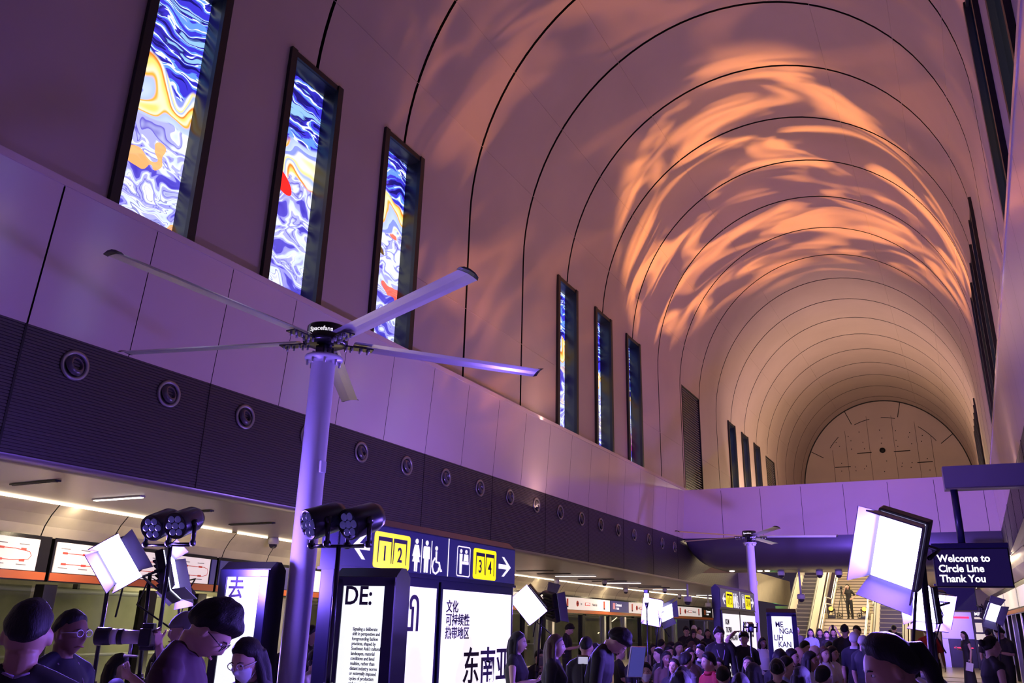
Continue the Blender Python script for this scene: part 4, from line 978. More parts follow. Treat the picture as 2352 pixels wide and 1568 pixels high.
def escalator(x0, x1, label):
    W = x1-x0; root = empty('escalator', ((x0+x1)/2, 40.6, 0), 0, label, 'escalator', 'escalators beside the stairs')
    tn = math.tan(R(30)); SX = Matrix(((0, 0, 1, 0), (1, 0, 0, 0), (0, 1, 0, 0), (0, 0, 0, 1)))
    m = MB()
    for k in range(34): 
        z = 0.05+0.205*k; y = 1.0+0.355*k; m.box((0, y+0.18, z-0.15), (W-0.34, 0.37, 0.32))
    m.build('steps', M_ESTEP, root)
    m = MB()
    for k in range(34): m.box((0, 1.0+0.355*k-0.006, 0.05+0.205*k-0.02), (W-0.36, 0.012, 0.03))
    m.build('step_edges', mat('step_edge_grey', (0.30, 0.27, 0.26), 0.5), root)
    m = MB(); m.box((0, 0.2, 0.03), (W-0.3, 1.8, 0.06)); m.build('landing_plate', M_SILVER, root)
    for s in (-1, 1):
        m = MB(); m.prism([(-0.2, 0), (1.2, 0), (13.0, 12*tn-0.2), (13.0, 12*tn+0.95), (1.0, 0.92), (-0.1, 0.9)], -0.05, 0.05, Matrix.Translation((s*(W/2-0.11), 0, 0)) @ SX); m.build('balustrade', M_BALU, root)
        m = MB(); m.tube([(s*(W/2-0.11), -0.28, 0.55), (s*(W/2-0.11), -0.34, 0.75), (s*(W/2-0.11), -0.24, 0.94), (s*(W/2-0.11), 0.0, 0.98), (s*(W/2-0.11), 1.0, 1.0), (s*(W/2-0.11), 13.0, 12*tn+1.02)], 0.055, 8); m.build('handrail', M_RUBBER, root)
        m = MB(); m.prism([(-0.2, 0), (1.2, 0), (13.0, 12*tn-0.4), (13.0, 12*tn-0.9), (1.8, 0)], -0.03, 0.03, Matrix.Translation((s*(W/2+0.02), 0, 0)) @ SX); m.build('truss_cladding', M_SILVER, root)
    return root
escalator(-8.30, -6.95, 'escalator on the left of the stairs, dark steps between lit balustrades')
escalator(-4.30, -2.85, 'escalator on the right of the stairs, partly behind the big panel light')

def moving_head(loc, label):
    root = empty('moving_head_light', loc, 0, label, 'stage light', 'moving head lights on the stair landing')
    m = MB(); m.box((0, 0, 0.06), (0.36, 0.34, 0.12), None, 0.02); m.build('base', M_RIM, root)
    m = MB()
    for s in (-1, 1): m.box((s*0.16, 0, 0.30), (0.05, 0.12, 0.38), None, 0.015)
    m.box((0, 0, 0.14), (0.36, 0.16, 0.05), None, 0.01); m.build('yoke', M_RIM, root)
    B = Matrix.Translation((0, 0, 0.42)) @ basis(Vector((0.05, -0.9, 0.30)))
    m = MB(); m.lathe([(0, 0.16), (0.12, 0.16), (0.135, 0.14), (0.13, -0.02), (0.10, -0.14), (0, -0.16)], 22, B); h = m.build('head', M_RIM, root)
    m = MB(); m.lathe([(0.115, 0.155), (0.09, 0.175), (0, 0.185)], 20, B); m.build('lens', mat('amber_lens', (0.6, 0.3, 0.05), 0.2, emit=(1.0, 0.42, 0.06), es=2.2), h)
moving_head((-6.35, 45.75, 2.24), 'left moving head with an amber lens on the stair landing')
moving_head((-4.80, 45.75, 2.24), 'right moving head with an amber lens on the stair landing')
for x, lb in ((-5.98, 'left small floor ring fan on the stair landing'), (-5.05, 'right small floor ring fan on the stair landing')):  # round stage fans beside the moving heads; they give no light
    root = empty('floor_ring_fan', (x, 45.7, 2.24), 0, lb, 'stage light', 'round fans on the stair landing')
    m = MB(); m.lathe([(0.10, -0.04), (0.13, -0.04), (0.13, 0.04), (0.10, 0.04)], 20, Matrix.Translation((0, 0, 0.17)) @ Matrix.Rotation(R(90), 4, 'X'), close=True); m.build('ring', M_RIM, root)
    m = MB(); m.box((0, 0, 0.02), (0.2, 0.16, 0.04), None, 0.01); m.lathe([(0, -0.03), (0.05, -0.03), (0.05, 0.03), (0, 0.03)], 12, Matrix.Translation((0, 0, 0.17)) @ Matrix.Rotation(R(90), 4, 'X')); m.build('foot', M_RIM, root)

# ================================================================== LIFT, BOARD, EXIT SIGN AT THE FAR RIGHT
root = empty('lift_front', (-0.78, 52.0, 0), 0, 'far lift front with twin dark doors in steel frames and a red indicator', 'lift')
m = MB(); m.box((0, 0.2, 2.1), (1.9, 0.3, 1.35)); m.box((-0.82, 0.2, 0.72), (0.28, 0.3, 1.44)); m.box((0.82, 0.2, 0.72), (0.28, 0.3, 1.44)); m.build('surround', M_SILVER, root)
for s in (-1, 1):
    m = MB(); m.box((s*0.34, 0.15, 1.15), (0.64, 0.06, 2.3)); d = m.build('lift_door', M_BLACKG, root)
    m = MB(); m.box((s*0.03, 0.11, 1.15), (0.05, 0.04, 2.3)); m.build('door_edge', M_SILVER, d)
for zz, hh, yy in ((2.5, 0.10, 0.03), (0.98, 0.06, 0.08)):
    m = MB(); m.box((0, yy, zz), (0.9, 0.05, hh)); m.build('red_light_bar', mat('red_led', (0.5, 0, 0.05), 0.5, emit=(1, 0.05, 0.2), es=1.2), root)
root = empty('directory_board', (0.22, 50.0, 0), 0, 'tall black directory board with white panels, right of the lift', 'sign')
m = MB(); m.box((0, 0, 1.5), (0.85, 0.2, 3.0), None, 0.02); bd = m.build('board', M_RIM, root)
for z, h, w_, x in ((2.45, 0.10, 0.6, 0), (2.0, 0.45, 0.30, -0.15), (1.55, 0.28, 0.68, 0), (1.2, 0.22, 0.34, -0.13)):
    m = MB(); m.box((x, -0.105, z), (w_, 0.01, h)); m.build('notice', M_HEADERW, bd)
text('lettering', 'MRT', 0.22, M_WHITESIGN, bd, Matrix.Translation((-0.28, -0.108, 2.58)) @ FACE_NY)
root = empty('exit_sign', at_y(2104, 1406, 50), 0, 'small green exit sign left of the lift under the panel lights', 'sign')
m = MB(); m.box((0, 0, 0), (0.62, 0.08, 0.30), None, 0.01); ex = m.build('sign_box', mat('exit_green', (0.1, 0.6, 0.4), 0.5, emit=(0.25, 1.0, 0.65), es=1.0), root)
text('lettering', 'EXIT', 0.2, M_WHITESIGN, ex, Matrix.Translation((-0.24, -0.045, -0.07)) @ FACE_NY)
m = MB(); m.tube([(0, 0, 0.15), (0, 0, 1.2)], 0.02, 6); m.build('drop_rod', M_SILVER, root)
m = MB(); m.box((-2.3, 51.0, 1.8), (0.5, 0.4, 3.6)); m.box((-1.95, 52.3, 1.8), (0.3, 0.3, 3.6)); m.box((2.0, 52.3, 1.8), (2.6, 0.3, 3.6)); m.box((0.3, 52.7, 3.6), (6.0, 0.3, 1.6)); struct(m.build('wall_lift', M_CREAM))
# green safety lamp left of the far escalator
root = empty('signal_lamp', at_y(1752, 1415, 49), 0, 'small round green lamp on the pale wall left of the escalator', 'light')
m = MB(); m.lathe([(0, -0.03), (0.13, -0.03), (0.13, 0.02), (0, 0.02)], 18, Matrix.Rotation(R(90), 4, 'X')); m.build('lamp_case', M_LIGHTG, root)
m = MB(); m.lathe([(0, 0.0), (0.11, 0.0), (0.06, 0.05), (0, 0.06)], 18, Matrix.Rotation(R(90), 4, 'X')); m.build('lamp_lens', mat('green_lens', (0.1, 0.9, 0.2), 0.4, emit=(0.3, 1.0, 0.35), es=4.0), root)
root.location.y = 52.85
l = lamp('green_glow', 'POINT', (0, -0.3, 0), None, 12, (0.15, 1.0, 0.25), shadow_soft_size=0.05); l.parent = root

# ================================================================== RIGHT PLATFORM DOORS
def psd_right():
    def XR_(y): return 3.2-0.055*y
    ys_ = [(24, 29), (29, 34), (34, 39), (39, 44), (44, 48.5)]
    lbs = ['right platform doors at the very right edge of view', 'right platform doors with a pale header at the right edge', 'right platform doors behind the small far right panel light', 'right platform doors behind the two men in black', 'farthest right platform doors next to the directory board']
    for (ya, yb), lb in zip(ys_, lbs):
        xa, xb = XR_(ya), XR_(yb); ang = math.atan2(-(xb-xa), yb-ya); ln = math.hypot(xb-xa, yb-ya)-0.02
        root = empty('platform_screen_door', (xa, ya, 0), ang, lb, 'platform door', 'platform screen doors on the right')
        def part(name, c, d, mt, bev=0, par=None):
            m = MB(); m.box(c, d, None, bev); return m.build(name, mt, par or root)
        part('header_beam', (0.16, ln/2, 2.86), (0.28, ln, 0.98), M_BLACKG); part('orange_strip', (0.01, ln/2, 2.46), (0.02, ln, 0.12), M_ORANGE)
        part('header_panel', (0.01, ln*0.5, 2.88), (0.02, ln*0.92, 0.62), M_HEADERW)
        for k in range(4): part('door_post', (0.12, 0.15+k*(ln-0.3)/3, 1.2), (0.2, 0.22, 2.36), M_SILVER if k % 2 == 0 else M_BLACKG, 0.01)
        for k in range(3): part('glass_pane', (0.14, 0.15+(k+0.5)*(ln-0.3)/3, 1.2), (0.012, (ln-0.3)/3-0.24, 2.2), M_GLASS)
    m = MB(); b = m.b
    for ya in range(26, 46, 2):
        for k, (x0, z0, x1, z1) in enumerate(((0.0, 3.36, -0.28, 3.62), (-0.28, 3.62, -0.42, 3.89))):
            yb = ya+1.98; f = b.faces.new([b.verts.new(p) for p in ((XR_(ya)+x0, ya, z0), (XR_(yb)+x0, yb, z0), (XR_(yb)+x1, yb, z1), (XR_(ya)+x1, ya, z1))])
    struct(m.build('trim_8', M_STEEL, recalc=False))
    m = MB(); m.quad((1.13, -6, 3.9), (3.1, -6, 3.9), (1.5, 28, 3.9), (1.13, 28, 3.9)); struct(m.build('trim_9', M_SOFFIT, recalc=False))
    m = MB()
    for ya in range(28, 44, 3): m.tube([(XR_(ya)-0.50, ya, 3.74), (XR_(ya+2.5)-0.50, ya+2.5, 3.74)], 0.04, 6)
    tag(m.build('strip_light', M_WARMLED), 'dashed warm strip lights over the right platform doors', 'light')
    for ya in (30, 36, 42): lamp('strip_glow', 'AREA', (XR_(ya)-0.55, ya, 3.8), (XR_(ya)+0.3, ya, 2.9), 40, (1.0, 0.82, 0.6), shape='RECTANGLE', size=0.08, size_y=6)
psd_right()
# ================================================================== PEOPLE
def smooth_remesh(o, vox, it=3):
    """voxel-fuses the closed volumes of a mesh into one continuous skin, then relaxes it"""
    r = o.modifiers.new('r', 'REMESH'); r.mode = 'VOXEL'; r.voxel_size = vox; r.use_smooth_shade = True
    if it: s = o.modifiers.new('s', 'SMOOTH'); s.iterations = it; s.factor = 0.5
    dg = bpy.context.evaluated_depsgraph_get()
    me = bpy.data.meshes.new_from_object(o.evaluated_get(dg)); bpy.data.objects.remove(o)
    return me
def mb_mesh(m, vox, it=3):
    bmesh.ops.recalc_face_normals(m.b, faces=m.b.faces[:])
    me = bpy.data.meshes.new('tmp'); m.b.to_mesh(me); m.b.free()
    o = bpy.data.objects.new('tmp', me); link(o)
    r = smooth_remesh(o, vox, it); bpy.data.meshes.remove(me); return r
def loft(m, rings, n=18, M=None):
    """closed loft of ellipses (centre, rx, ry) lying in horizontal planes"""
    b = m.b; R_ = []
    for c, rx, ry in rings:
        R_.append([b.verts.new(Vector((c[0]+rx*math.cos(2*PI*j/n), c[1]+ry*math.sin(2*PI*j/n), c[2]))) for j in range(n)])
    for a, c in zip(R_, R_[1:]):
        for j in range(n): b.faces.new((a[j], a[(j+1) % n], c[(j+1) % n], c[j]))
    b.faces.new(R_[0][::-1]); b.faces.new(R_[-1])
    if M is not None:
        for r in R_:
            for v in r: v.co = M @ v.co
def gs(x, s): return math.exp(-(x/s)**2)
def face_pt(th, ph):
    """head surface for a direction; x right, y front, z up, centre of skull at origin"""
    dx, dy, dz = math.sin(th)*math.cos(ph), math.sin(th)*math.sin(ph), -math.cos(th)
    sx = math.copysign(abs(dx)**0.92, dx); x, y, z = 0.074*sx, 0.096*dy, 0.118*dz
    if z < 0:
        t = -z/0.118; x *= 1-0.38*t**1.6
        if y < 0: y *= 1-0.55*t**1.3
        else: y *= 1-0.06*t
    if y > 0:
        if z > 0.05: y *= 1-0.25*((z-0.05)/0.068)**2
        y += 0.021*gs(x, 0.011+0.006*max(0, -z/0.05))*gs(z+0.026, 0.020) + 0.010*gs(x, 0.009)*gs(z-0.002, 0.018)
        y -= 0.009*(gs(x-0.032, 0.015)+gs(x+0.032, 0.015))*gs(z-0.006, 0.012)
        y += 0.004*(gs(x-0.03, 0.022)+gs(x+0.03, 0.022))*gs(z-0.026, 0.009)
        y += 0.007*gs(x, 0.021)*(gs(z+0.062, 0.007)+gs(z+0.074, 0.006))
        y += 0.009*gs(x, 0.02)*gs(z+0.104, 0.014)
        y += 0.003*(gs(x-0.045, 0.02)+gs(x+0.045, 0.02))*gs(z+0.022, 0.02)
    return Vector((x, y, z))
def head_grid(m, M, off=None, nu=56, nv=44):
    b = m.b; rows = []
    for i in range(1, nv):
        th = PI*i/nv; row = []
        for j in range(nu):
            p = face_pt(th, 2*PI*j/nu)
            if off: d = p.normalized(); p = p+d*off(p)
            row.append(b.verts.new(M @ p))
        rows.append(row)
    lo = face_pt(0, 0); hi = face_pt(PI, 0)
    if off: lo = lo+Vector((0, 0, -1))*off(lo); hi = hi+Vector((0, 0, 1))*off(hi)
    lo = b.verts.new(M @ lo); hi = b.verts.new(M @ hi); fs = []
    for a, c in zip(rows, rows[1:]):
        for j in range(nu): fs.append(b.faces.new((a[j], a[(j+1) % nu], c[(j+1) % nu], c[j])))
    for j in range(nu):
        fs.append(b.faces.new((lo, rows[0][(j+1) % nu], rows[0][j]))); fs.append(b.faces.new((rows[-1][j], rows[-1][(j+1) % nu], hi)))
    for f in fs: f.smooth = True
def hand(m, w, d, curl, spread_dir, side, palm_n):
    """palm and five separate fingers growing from wrist w along d; palm_n = palm normal"""
    d = d.normalized(); n = (palm_n-d*palm_n.dot(d)).normalized(); s = d.cross(n)*side   # s points to the thumb side
    pc = w+d*0.045
    for k in range(4): m.tube([w+d*0.005+s*(0.026-0.0175*k)*0.7, w+d*0.085+s*(0.028-0.0185*k)], [0.014, 0.0125], 8)
    L = (0.070, 0.079, 0.073, 0.056)
    for k in range(4):
        b0 = w+d*0.083+s*(0.028-0.0185*k); a = curl*(0.85+0.1*k); l = L[k]; p = [b0]; cur = 0
        for seg, fr in ((0, .45), (1, .32), (2, .23)):
            cur += a*(0.6, 1.0, 0.8)[seg]; p.append(p[-1]+(d*math.cos(cur)+n*math.sin(cur))*l*fr)
        m.tube(p, [0.0092, 0.0088, 0.0080, 0.0062], 8)
    t0 = w+d*0.028+s*0.026; tv = (d*0.62+s*0.70+n*0.30).normalized(); t1 = t0+tv*0.042; t2 = t1+(tv*0.6+d*0.5+n*0.35*min(1, curl+0.3)).normalized()*0.030
    m.tube([w+d*0.012+s*0.012, t0, t1, t2], [0.015, 0.0125, 0.0105, 0.0080], 8)
SW = {'m': 1.0, 'f': 0.86}
ARMS = {   # elbow, wrist, hand direction, palm normal, curl for the right arm (x>0); mirrored for the left
 'down':  ((0.235, -0.02, 1.10), (0.25, 0.05, 0.86), (0.05, 0.15, -1), (-1, 0.1, 0), 0.35),
 'phone': ((0.225, 0.02, 1.12), (0.075, 0.25, 1.16), (-0.5, 0.7, 0.35), (-0.35, -0.2, 1), 0.75),
 'cam':   ((0.235, 0.16, 1.20), (0.075, 0.21, 1.49), (-0.45, 0.25, 0.8), (-0.6, -0.6, 0), 0.9),
 'camlow': ((0.235, 0.06, 1.13), (0.11, 0.30, 1.28), (-0.35, 0.8, 0.3), (-0.8, -0.1, 0.5), 0.9),
 'head':  ((0.33, 0.10, 1.56), (0.15, 0.07, 1.72), (-0.9, 0.0, 0.1), (-0.2, 0.0, -1), 0.5),
 'hip':   ((0.33, -0.10, 1.13), (0.19, 0.04, 0.99), (-0.7, 0.6, -0.3), (-0.8, -0.3, 0), 0.5),
 'lap':   ((0.215, 0.03, 1.12), (0.10, 0.26, 1.01), (-0.4, 0.85, -0.1), (-0.3, 0, -1), 0.4),
 'up':    ((0.26, 0.20, 1.42), (0.11, 0.30, 1.66), (-0.2, 0.1, 1), (-0.8, -0.2, 0), 0.8),
 'tray':  ((0.22, 0.06, 1.10), (0.14, 0.32, 1.15), (-0.15, 1, 0.05), (-0.3, 0, 1), 0.5)}
MESH = {}
def body_parts(pose, sex, lean, hp, hy, armR, armL, lod, sleeve, skirt):
    """returns dict of meshes: body, shirt, trousers; frame: feet at z=0, facing +y, 1.70 m tall"""
    key = (pose, sex, lean, hp, hy, armR, armL, lod, sleeve, skirt)
    if key in MESH: return MESH[key]
    vox = 0.0065 if lod == 0 else 0.0095 if lod == 1 else 0.014
    w = SW[sex]; bst = 0.022 if sex == 'f' else 0.0
    hipz = 0.93
    LN = Matrix.Translation((0, 0, hipz)) @ Matrix.Rotation(-lean, 4, 'X') @ Matrix.Translation((0, 0, -hipz))
    dz = Matrix.Translation((0, 0, -0.44)) if pose == 'sit' else Matrix.Identity(4)
    UP = dz @ LN
    HM = UP @ Matrix.Translation((0, 0.0, 1.47)) @ Matrix.Rotation(-hp, 4, 'X') @ Matrix.Rotation(hy, 4, 'Z') @ Matrix.Translation((0, 0.022, 0.112))
    def V_(p): return UP @ Vector(p)
    def torso(m, o):
        loft(m, [((0, 0, 0.82), .10*w+o, .07+o), ((0, 0, 0.88), .160*w+o+(.02 if sex == 'f' else 0), .105+o), ((0, 0, .96), .162*w+o, .108+o), ((0, .005, 1.06), .138*w+o, .100+o), ((0, .008, 1.16), .152*w+o, .108+o+bst*.4), ((0, .006, 1.26), .170*w+o, .118+o+bst), ((0, -.002, 1.34), .176*w+o, .105+o), ((0, -.008, 1.395), .150*w+o, .080+o), ((0, -.010, 1.43), .092*w+o, .066+o), ((0, -.006, 1.452), .062+o*.8, .058+o*.8)], M=UP)
        for s in (-1, 1):
            m.ell(V_((s*.168*w, -.005, 1.362)), (.056+o, .058+o, .060+o))
            m.tube([V_((s*.03, -.018, 1.455)), V_((s*.10*w, -.016, 1.415)), V_((s*.170*w, -.010, 1.375))], [.040+o*.4, .046+o*.7, .048+o], 10)
    def arm(m, s, a, o, upto=1.0):
        e, wr, hd, pn, curl = ARMS[a]
        S = Vector((s*.182*w, -.005, 1.372)); E = Vector((s*e[0]*(.5+.5*w), e[1], e[2])); W_ = Vector((s*wr[0], wr[1], wr[2]))
        P = [UP @ S, UP @ S.lerp(E, .5), UP @ E]; Q = [.056*w+o, .048*w+o, .040*w+o]
        if upto > 0.6: P += [UP @ E.lerp(W_, .35), UP @ E.lerp(W_, min(1, upto))]; Q += [.040*w+o, .027+o]
        else: P[2] = UP @ S.lerp(E, .88); Q[2] += .008
        m.tube(P, Q, 12)
        return UP @ E, UP @ W_, UP.to_3x3() @ Vector((s*hd[0], hd[1], hd[2])), UP.to_3x3() @ Vector((s*pn[0], pn[1], pn[2])), curl
    def legs(m, o, long=True):
        for s in (-1, 1):
            if pose == 'sit': P = [(s*.085, 0, .50), (s*.10, .22, .505), (s*.10, .43, .49), (s*.10, .45, .28), (s*.10, .43, .08)]
            elif pose == 'walk': P = [(s*.085, 0, .90), (s*.09, .06*s, .68), (s*.085, .14*s, .47), (s*.085, .10*s, .28), (s*.085, .14*s, .08)]
            else: P = [(s*.085, 0, .90), (s*.092, .012, .68), (s*.095, .012, .47), (s*.10, -.01, .28), (s*.105, -.015, .08)]
            m.tube(P, [.088*w+.004+o, .080*w+o, .056+o, .052+o, .038+o], 12)
    fy = {'sit': .43, 'walk': .14}.get(pose, -.015)
    m = MB(); torso(m, 0)
    nb = UP @ Vector((0, -.004, 1.42)); nt = HM @ Vector((0, -.030, -.055))
    m.tube([nb, nb.lerp(nt, .5)+Vector((0, .002, 0)), nt], [.060*(.6+.4*w), .054*(.6+.4*w), .056*(.6+.4*w)], 14)
    head_grid(m, HM)
    for s in (-1, 1):
        m.ell((0, 0, 0), (.010, .019, .031), HM @ Matrix.Translation((s*.077, -.006, -.006)) @ Matrix.Rotation(s*R(-22), 4, 'Z') @ Matrix.Rotation(R(8), 4, 'X'))
    wrists = {}
    for s, a in ((1, armR), (-1, armL)):
        E_, W_, hd, pn, curl = arm(m, s, a, 0); hand(m, W_, hd, curl, None, s, pn); wrists[s] = (W_, hd)
    legs(m, 0)
    for s in (-1, 1): m.ell(Vector((s*.105, fy*(s if pose == 'walk' else 1)+.055, .035)), (.042, .12, .032))
    out = {'HM': HM, 'wr': wrists, 'UP': UP}
    out['body'] = mb_mesh(m, vox, 2)
    m = MB(); torso(m, .013)
    for s, a in ((1, armR), (-1, armL)):
        if sleeve > 0: arm(m, s, a, .014, sleeve)
    if skirt == 'long':
        pts = [((0, 0, .90), .165*w, .115), ((0, .01, .6), .17, .14), ((0, .01, .3), .19, .17), ((0, .01, .10), .21, .19)]
        if pose == 'sit': pts = [((0, .05, .60), .17, .14), ((0, .2, .50), .17, .22), ((0, .22, .42), .16, .2)]
        loft(m, pts)
    out['shirt'] = mb_mesh(m, max(vox, .010), 3)
    m = MB(); legs(m, .012)
    z0 = hipz-.44 if pose == 'sit' else hipz
    loft(m, [((0, 0, z0-.10), .09*w, .07), ((0, 0, z0-.05), .172*w, .118), ((0, 0, z0+.04), .176*w, .122), ((0, 0, z0+.09), .158*w, .116)])
    out['trousers'] = mb_mesh(m, max(vox, .012), 2)
    m = MB()
    for s in (-1, 1): m.ell(Vector((s*.105, fy*(s if pose == 'walk' else 1)+.05, .045)), (.05, .14, .045)); m.box((s*.105, fy*(s if pose == 'walk' else 1)+.05, .012), (.085, .25, .024))
    out['shoes'] = mb_mesh(m, .014, 1)
    MESH[key] = out; return out
def hair_line(p, style):
    y, z, x = p.y, p.z, p.x
    if style == 'bald': return -1
    if y > .03: ln = .030+.045*(min(y, .085)-.03)/.055
    elif y > -.02: ln = -.012+.042*(y+.02)/.05
    else: ln = -.055+.043*max(0, (y+.09))/.07
    if style == 'fringe' and y > 0: ln -= .030*gs(x, .05)
    if style in ('cap', 'beanie'): ln = .030 if y > 0 else .0
    if style == 'fade': ln += .028 if y < .03 else .006
    if style not in ('cap', 'beanie'): ln += .010*mnoise.noise(Vector((x*38, y*38, z*10)))
    if style == 'x2' and y > 0: ln += .016
    k = max(0, min(1, (z-ln+.012)/(.014 if style in ('cap', 'beanie') else .048))); return k*k*(3-2*k)
HAIR = {}
from mathutils import noise as mnoise
def hair_mesh(style, lod):
    """in head space"""
    key = (style, lod)
    if key in HAIR: return HAIR[key]
    th = {'short': .020, 'fade': .017, 'full': .030, 'fringe': .024, 'long': .020, 'bob': .022, 'bun': .014, 'pony': .026, 'cap': .016, 'hijab': .014, 'beanie': .018}.get(style, .018)
    m = MB(); rd = random.Random(len(style)*7)
    base = 'fringe' if style in ('fringe', 'full') else 'x2' if style in ('bun', 'pony') else 'x' if style in ('long', 'bob') else style
    ph = [rd.uniform(0, 6) for _ in range(6)]
    def off(p):
        k = hair_line(p, base)
        big = 1.0 if style in ('full', 'fringe') else 0.55
        rough = 0.0 if style in ('cap', 'beanie') else (.010*mnoise.noise(Vector((p.x*22+ph[0], p.y*22, p.z*14)))+.006*mnoise.noise(Vector((p.x*60, p.y*60+ph[1], p.z*30))))*big
        top = .010*max(0, p.z/.118) if style in ('full', 'short', 'fringe') else 0
        return -.010+k*(.010+th+rough+top)
    if style == 'hijab':
        m.ell((0, -.02, .01), (.092, .112, .128)); m.ell((0, -.035, -.09), (.085, .085, .10)); m.ell((0, -.01, -.17), (.115, .10, .08))
        # face opening stays clear: the volumes sit behind the face plane
    else: head_grid(m, Matrix.Identity(4), off, 48, 40)
    if style in ('long', 'bob'):
        L = .30 if style == 'long' else .13
        for s in (-1, 1): m.tube([(s*.070, -.005, .03), (s*.084, -.008, -.05), (s*.085, -.012, -.05-L*.5), (s*.074, -.005, -.05-L)], [.020, .026, .026, .010], 10)
        m.tube([(0, -.075, .04), (0, -.085, -.06), (0, -.075, -.05-L*.6), (0, -.065, -.06-L)], [.05, .062, .068, .04], 14)
        for s in (-1, 1): m.tube([(s*.045, -.06, .04), (s*.055, -.06, -.06), (s*.058, -.05, -.05-L*.6), (s*.05, -.045, -.055-L)], [.04, .05, .048, .025], 12)
    if style == 'bun': m.ell((0, -.115, .045), (.042, .040, .042))
    if style == 'pony': m.tube([(0, -.10, .055), (0, -.135, .045), (0, -.145, -.03), (0, -.135, -.14), (0, -.12, -.24)], [.020, .030, .034, .030, .008], 12)
    if style == 'cap':
        m.prism([(-.07, .06), (.07, .06), (.062, .13), (.03, .155), (-.03, .155), (-.062, .13)], .028, .038)
    if style == 'capback':
        pass
    HAIR[key] = mb_mesh(m, .0055 if lod == 0 else .0075, 1); return HAIR[key]
def cmat(name, col, rough=0.75): return mat(name, col, rough)
SKIN = {'fair': mat('skin_fair', (0.56, 0.36, 0.28), 0.5), 'tan': mat('skin_tan', (0.40, 0.23, 0.16), 0.5), 'brown': mat('skin_brown', (0.20, 0.105, 0.07), 0.5)}
def hairy(m):
    nt = m.node_tree; N = nt.nodes; L = nt.links; tc = N.new('ShaderNodeTexCoord'); mp = N.new('ShaderNodeMapping'); mp.inputs['Scale'].default_value = (1, 1, 0.18)
    nz = N.new('ShaderNodeTexNoise'); nz.inputs['Scale'].default_value = 170; nz.inputs['Detail'].default_value = 3; bp = N.new('ShaderNodeBump'); bp.inputs['Strength'].default_value = 0.55; bp.inputs['Distance'].default_value = 0.006
    L.new(tc.outputs['Object'], mp.inputs[0]); L.new(mp.outputs[0], nz.inputs['Vector']); L.new(nz.outputs['Fac'], bp.inputs['Height']); L.new(bp.outputs[0], N['Principled BSDF'].inputs['Normal']); return m
HAIRM = {'black': hairy(mat('hair_black', (0.010, 0.009, 0.010), 0.6, spec=0.3)), 'brown': hairy(mat('hair_brown', (0.07, 0.03, 0.025), 0.45)), 'grey': mat('hair_grey', (0.50, 0.48, 0.48), 0.6), 'blond': mat('hair_blond', (0.42, 0.30, 0.20), 0.5)}
CL = {'black': cmat('cloth_black', (0.012, 0.011, 0.014)), 'navy': cmat('cloth_navy', (0.016, 0.016, 0.035)), 'maroon': cmat('cloth_maroon', (0.045, 0.012, 0.025)), 'white': cmat('cloth_white', (0.70, 0.68, 0.70)), 'cream': cmat('cloth_cream', (0.60, 0.54, 0.42)), 'red': cmat('cloth_red', (0.36, 0.015, 0.03)), 'grey': cmat('cloth_grey', (0.16, 0.15, 0.17)), 'blue': cmat('cloth_pale_blue', (0.34, 0.40, 0.62)), 'brown': cmat('cloth_brown', (0.09, 0.05, 0.035)), 'beige': cmat('cloth_beige', (0.42, 0.36, 0.30))}
M_EYEW = mat('eye_white', (0.75, 0.73, 0.72), 0.3); M_IRIS = mat('eye_iris', (0.015, 0.01, 0.008), 0.2); M_LIP = mat('lips', (0.32, 0.10, 0.09), 0.45)
M_SPEC = mat('clear_spectacle_frame', (0.65, 0.62, 0.70), 0.2); M_SPECB = mat('dark_spectacle_frame', (0.02, 0.02, 0.02), 0.25)
M_MASK = mat('paper_mask', (0.72, 0.75, 0.82), 0.7); M_LENSG = mat('spectacle_lens', (0.8, 0.8, 0.9), 0.05, trans=1.0)
def face_mesh():
    if 'face' in MESH: return MESH['face']
    res = []
    def fin(m, ms):
        me = bpy.data.meshes.new('face'); bmesh.ops.recalc_face_normals(m.b, faces=m.b.faces[:]); m.b.to_mesh(me); m.b.free()
        for x in ms: me.materials.append(x)
        res.append(me)
    for s in (-1, 1):
        m = MB(); m.ell((s*.031, .0775, .006), (.0135, .009, .0065), nu=12, nv=8); m.mi = 1; m.ell((s*.031, .0855, .006), (.0055, .0022, .0055), nu=10, nv=6); fin(m, (M_EYEW, M_IRIS))
    for s in (-1, 1):
        m = MB(); m.tube([(s*.014, .0930, .022), (s*.030, .0905, .0275), (s*.048, .0790, .022)], [.0028, .0034, .0018], 6); fin(m, (HAIRM['black'],))
    m = MB(); m.tube([(-.023, .0835, -.066), (-.010, .0960, -.0655), (0, .0975, -.067), (.010, .0960, -.0655), (.023, .0835, -.066)], [.002, .0042, .0042, .0042, .002], 8); fin(m, (M_LIP,))
    MESH['face'] = res; return res
PEOPLE = []; TAKEN = []
def put(name, me, material, parent, M=None):
    o = bpy.data.objects.new(name, me); link(o); o.parent = parent
    if M is not None: o.matrix_local = M
    if material is not None:
        if not me.materials: me.materials.append(material)
        o.material_slots[0].link = 'OBJECT'; o.material_slots[0].material = material
    return o
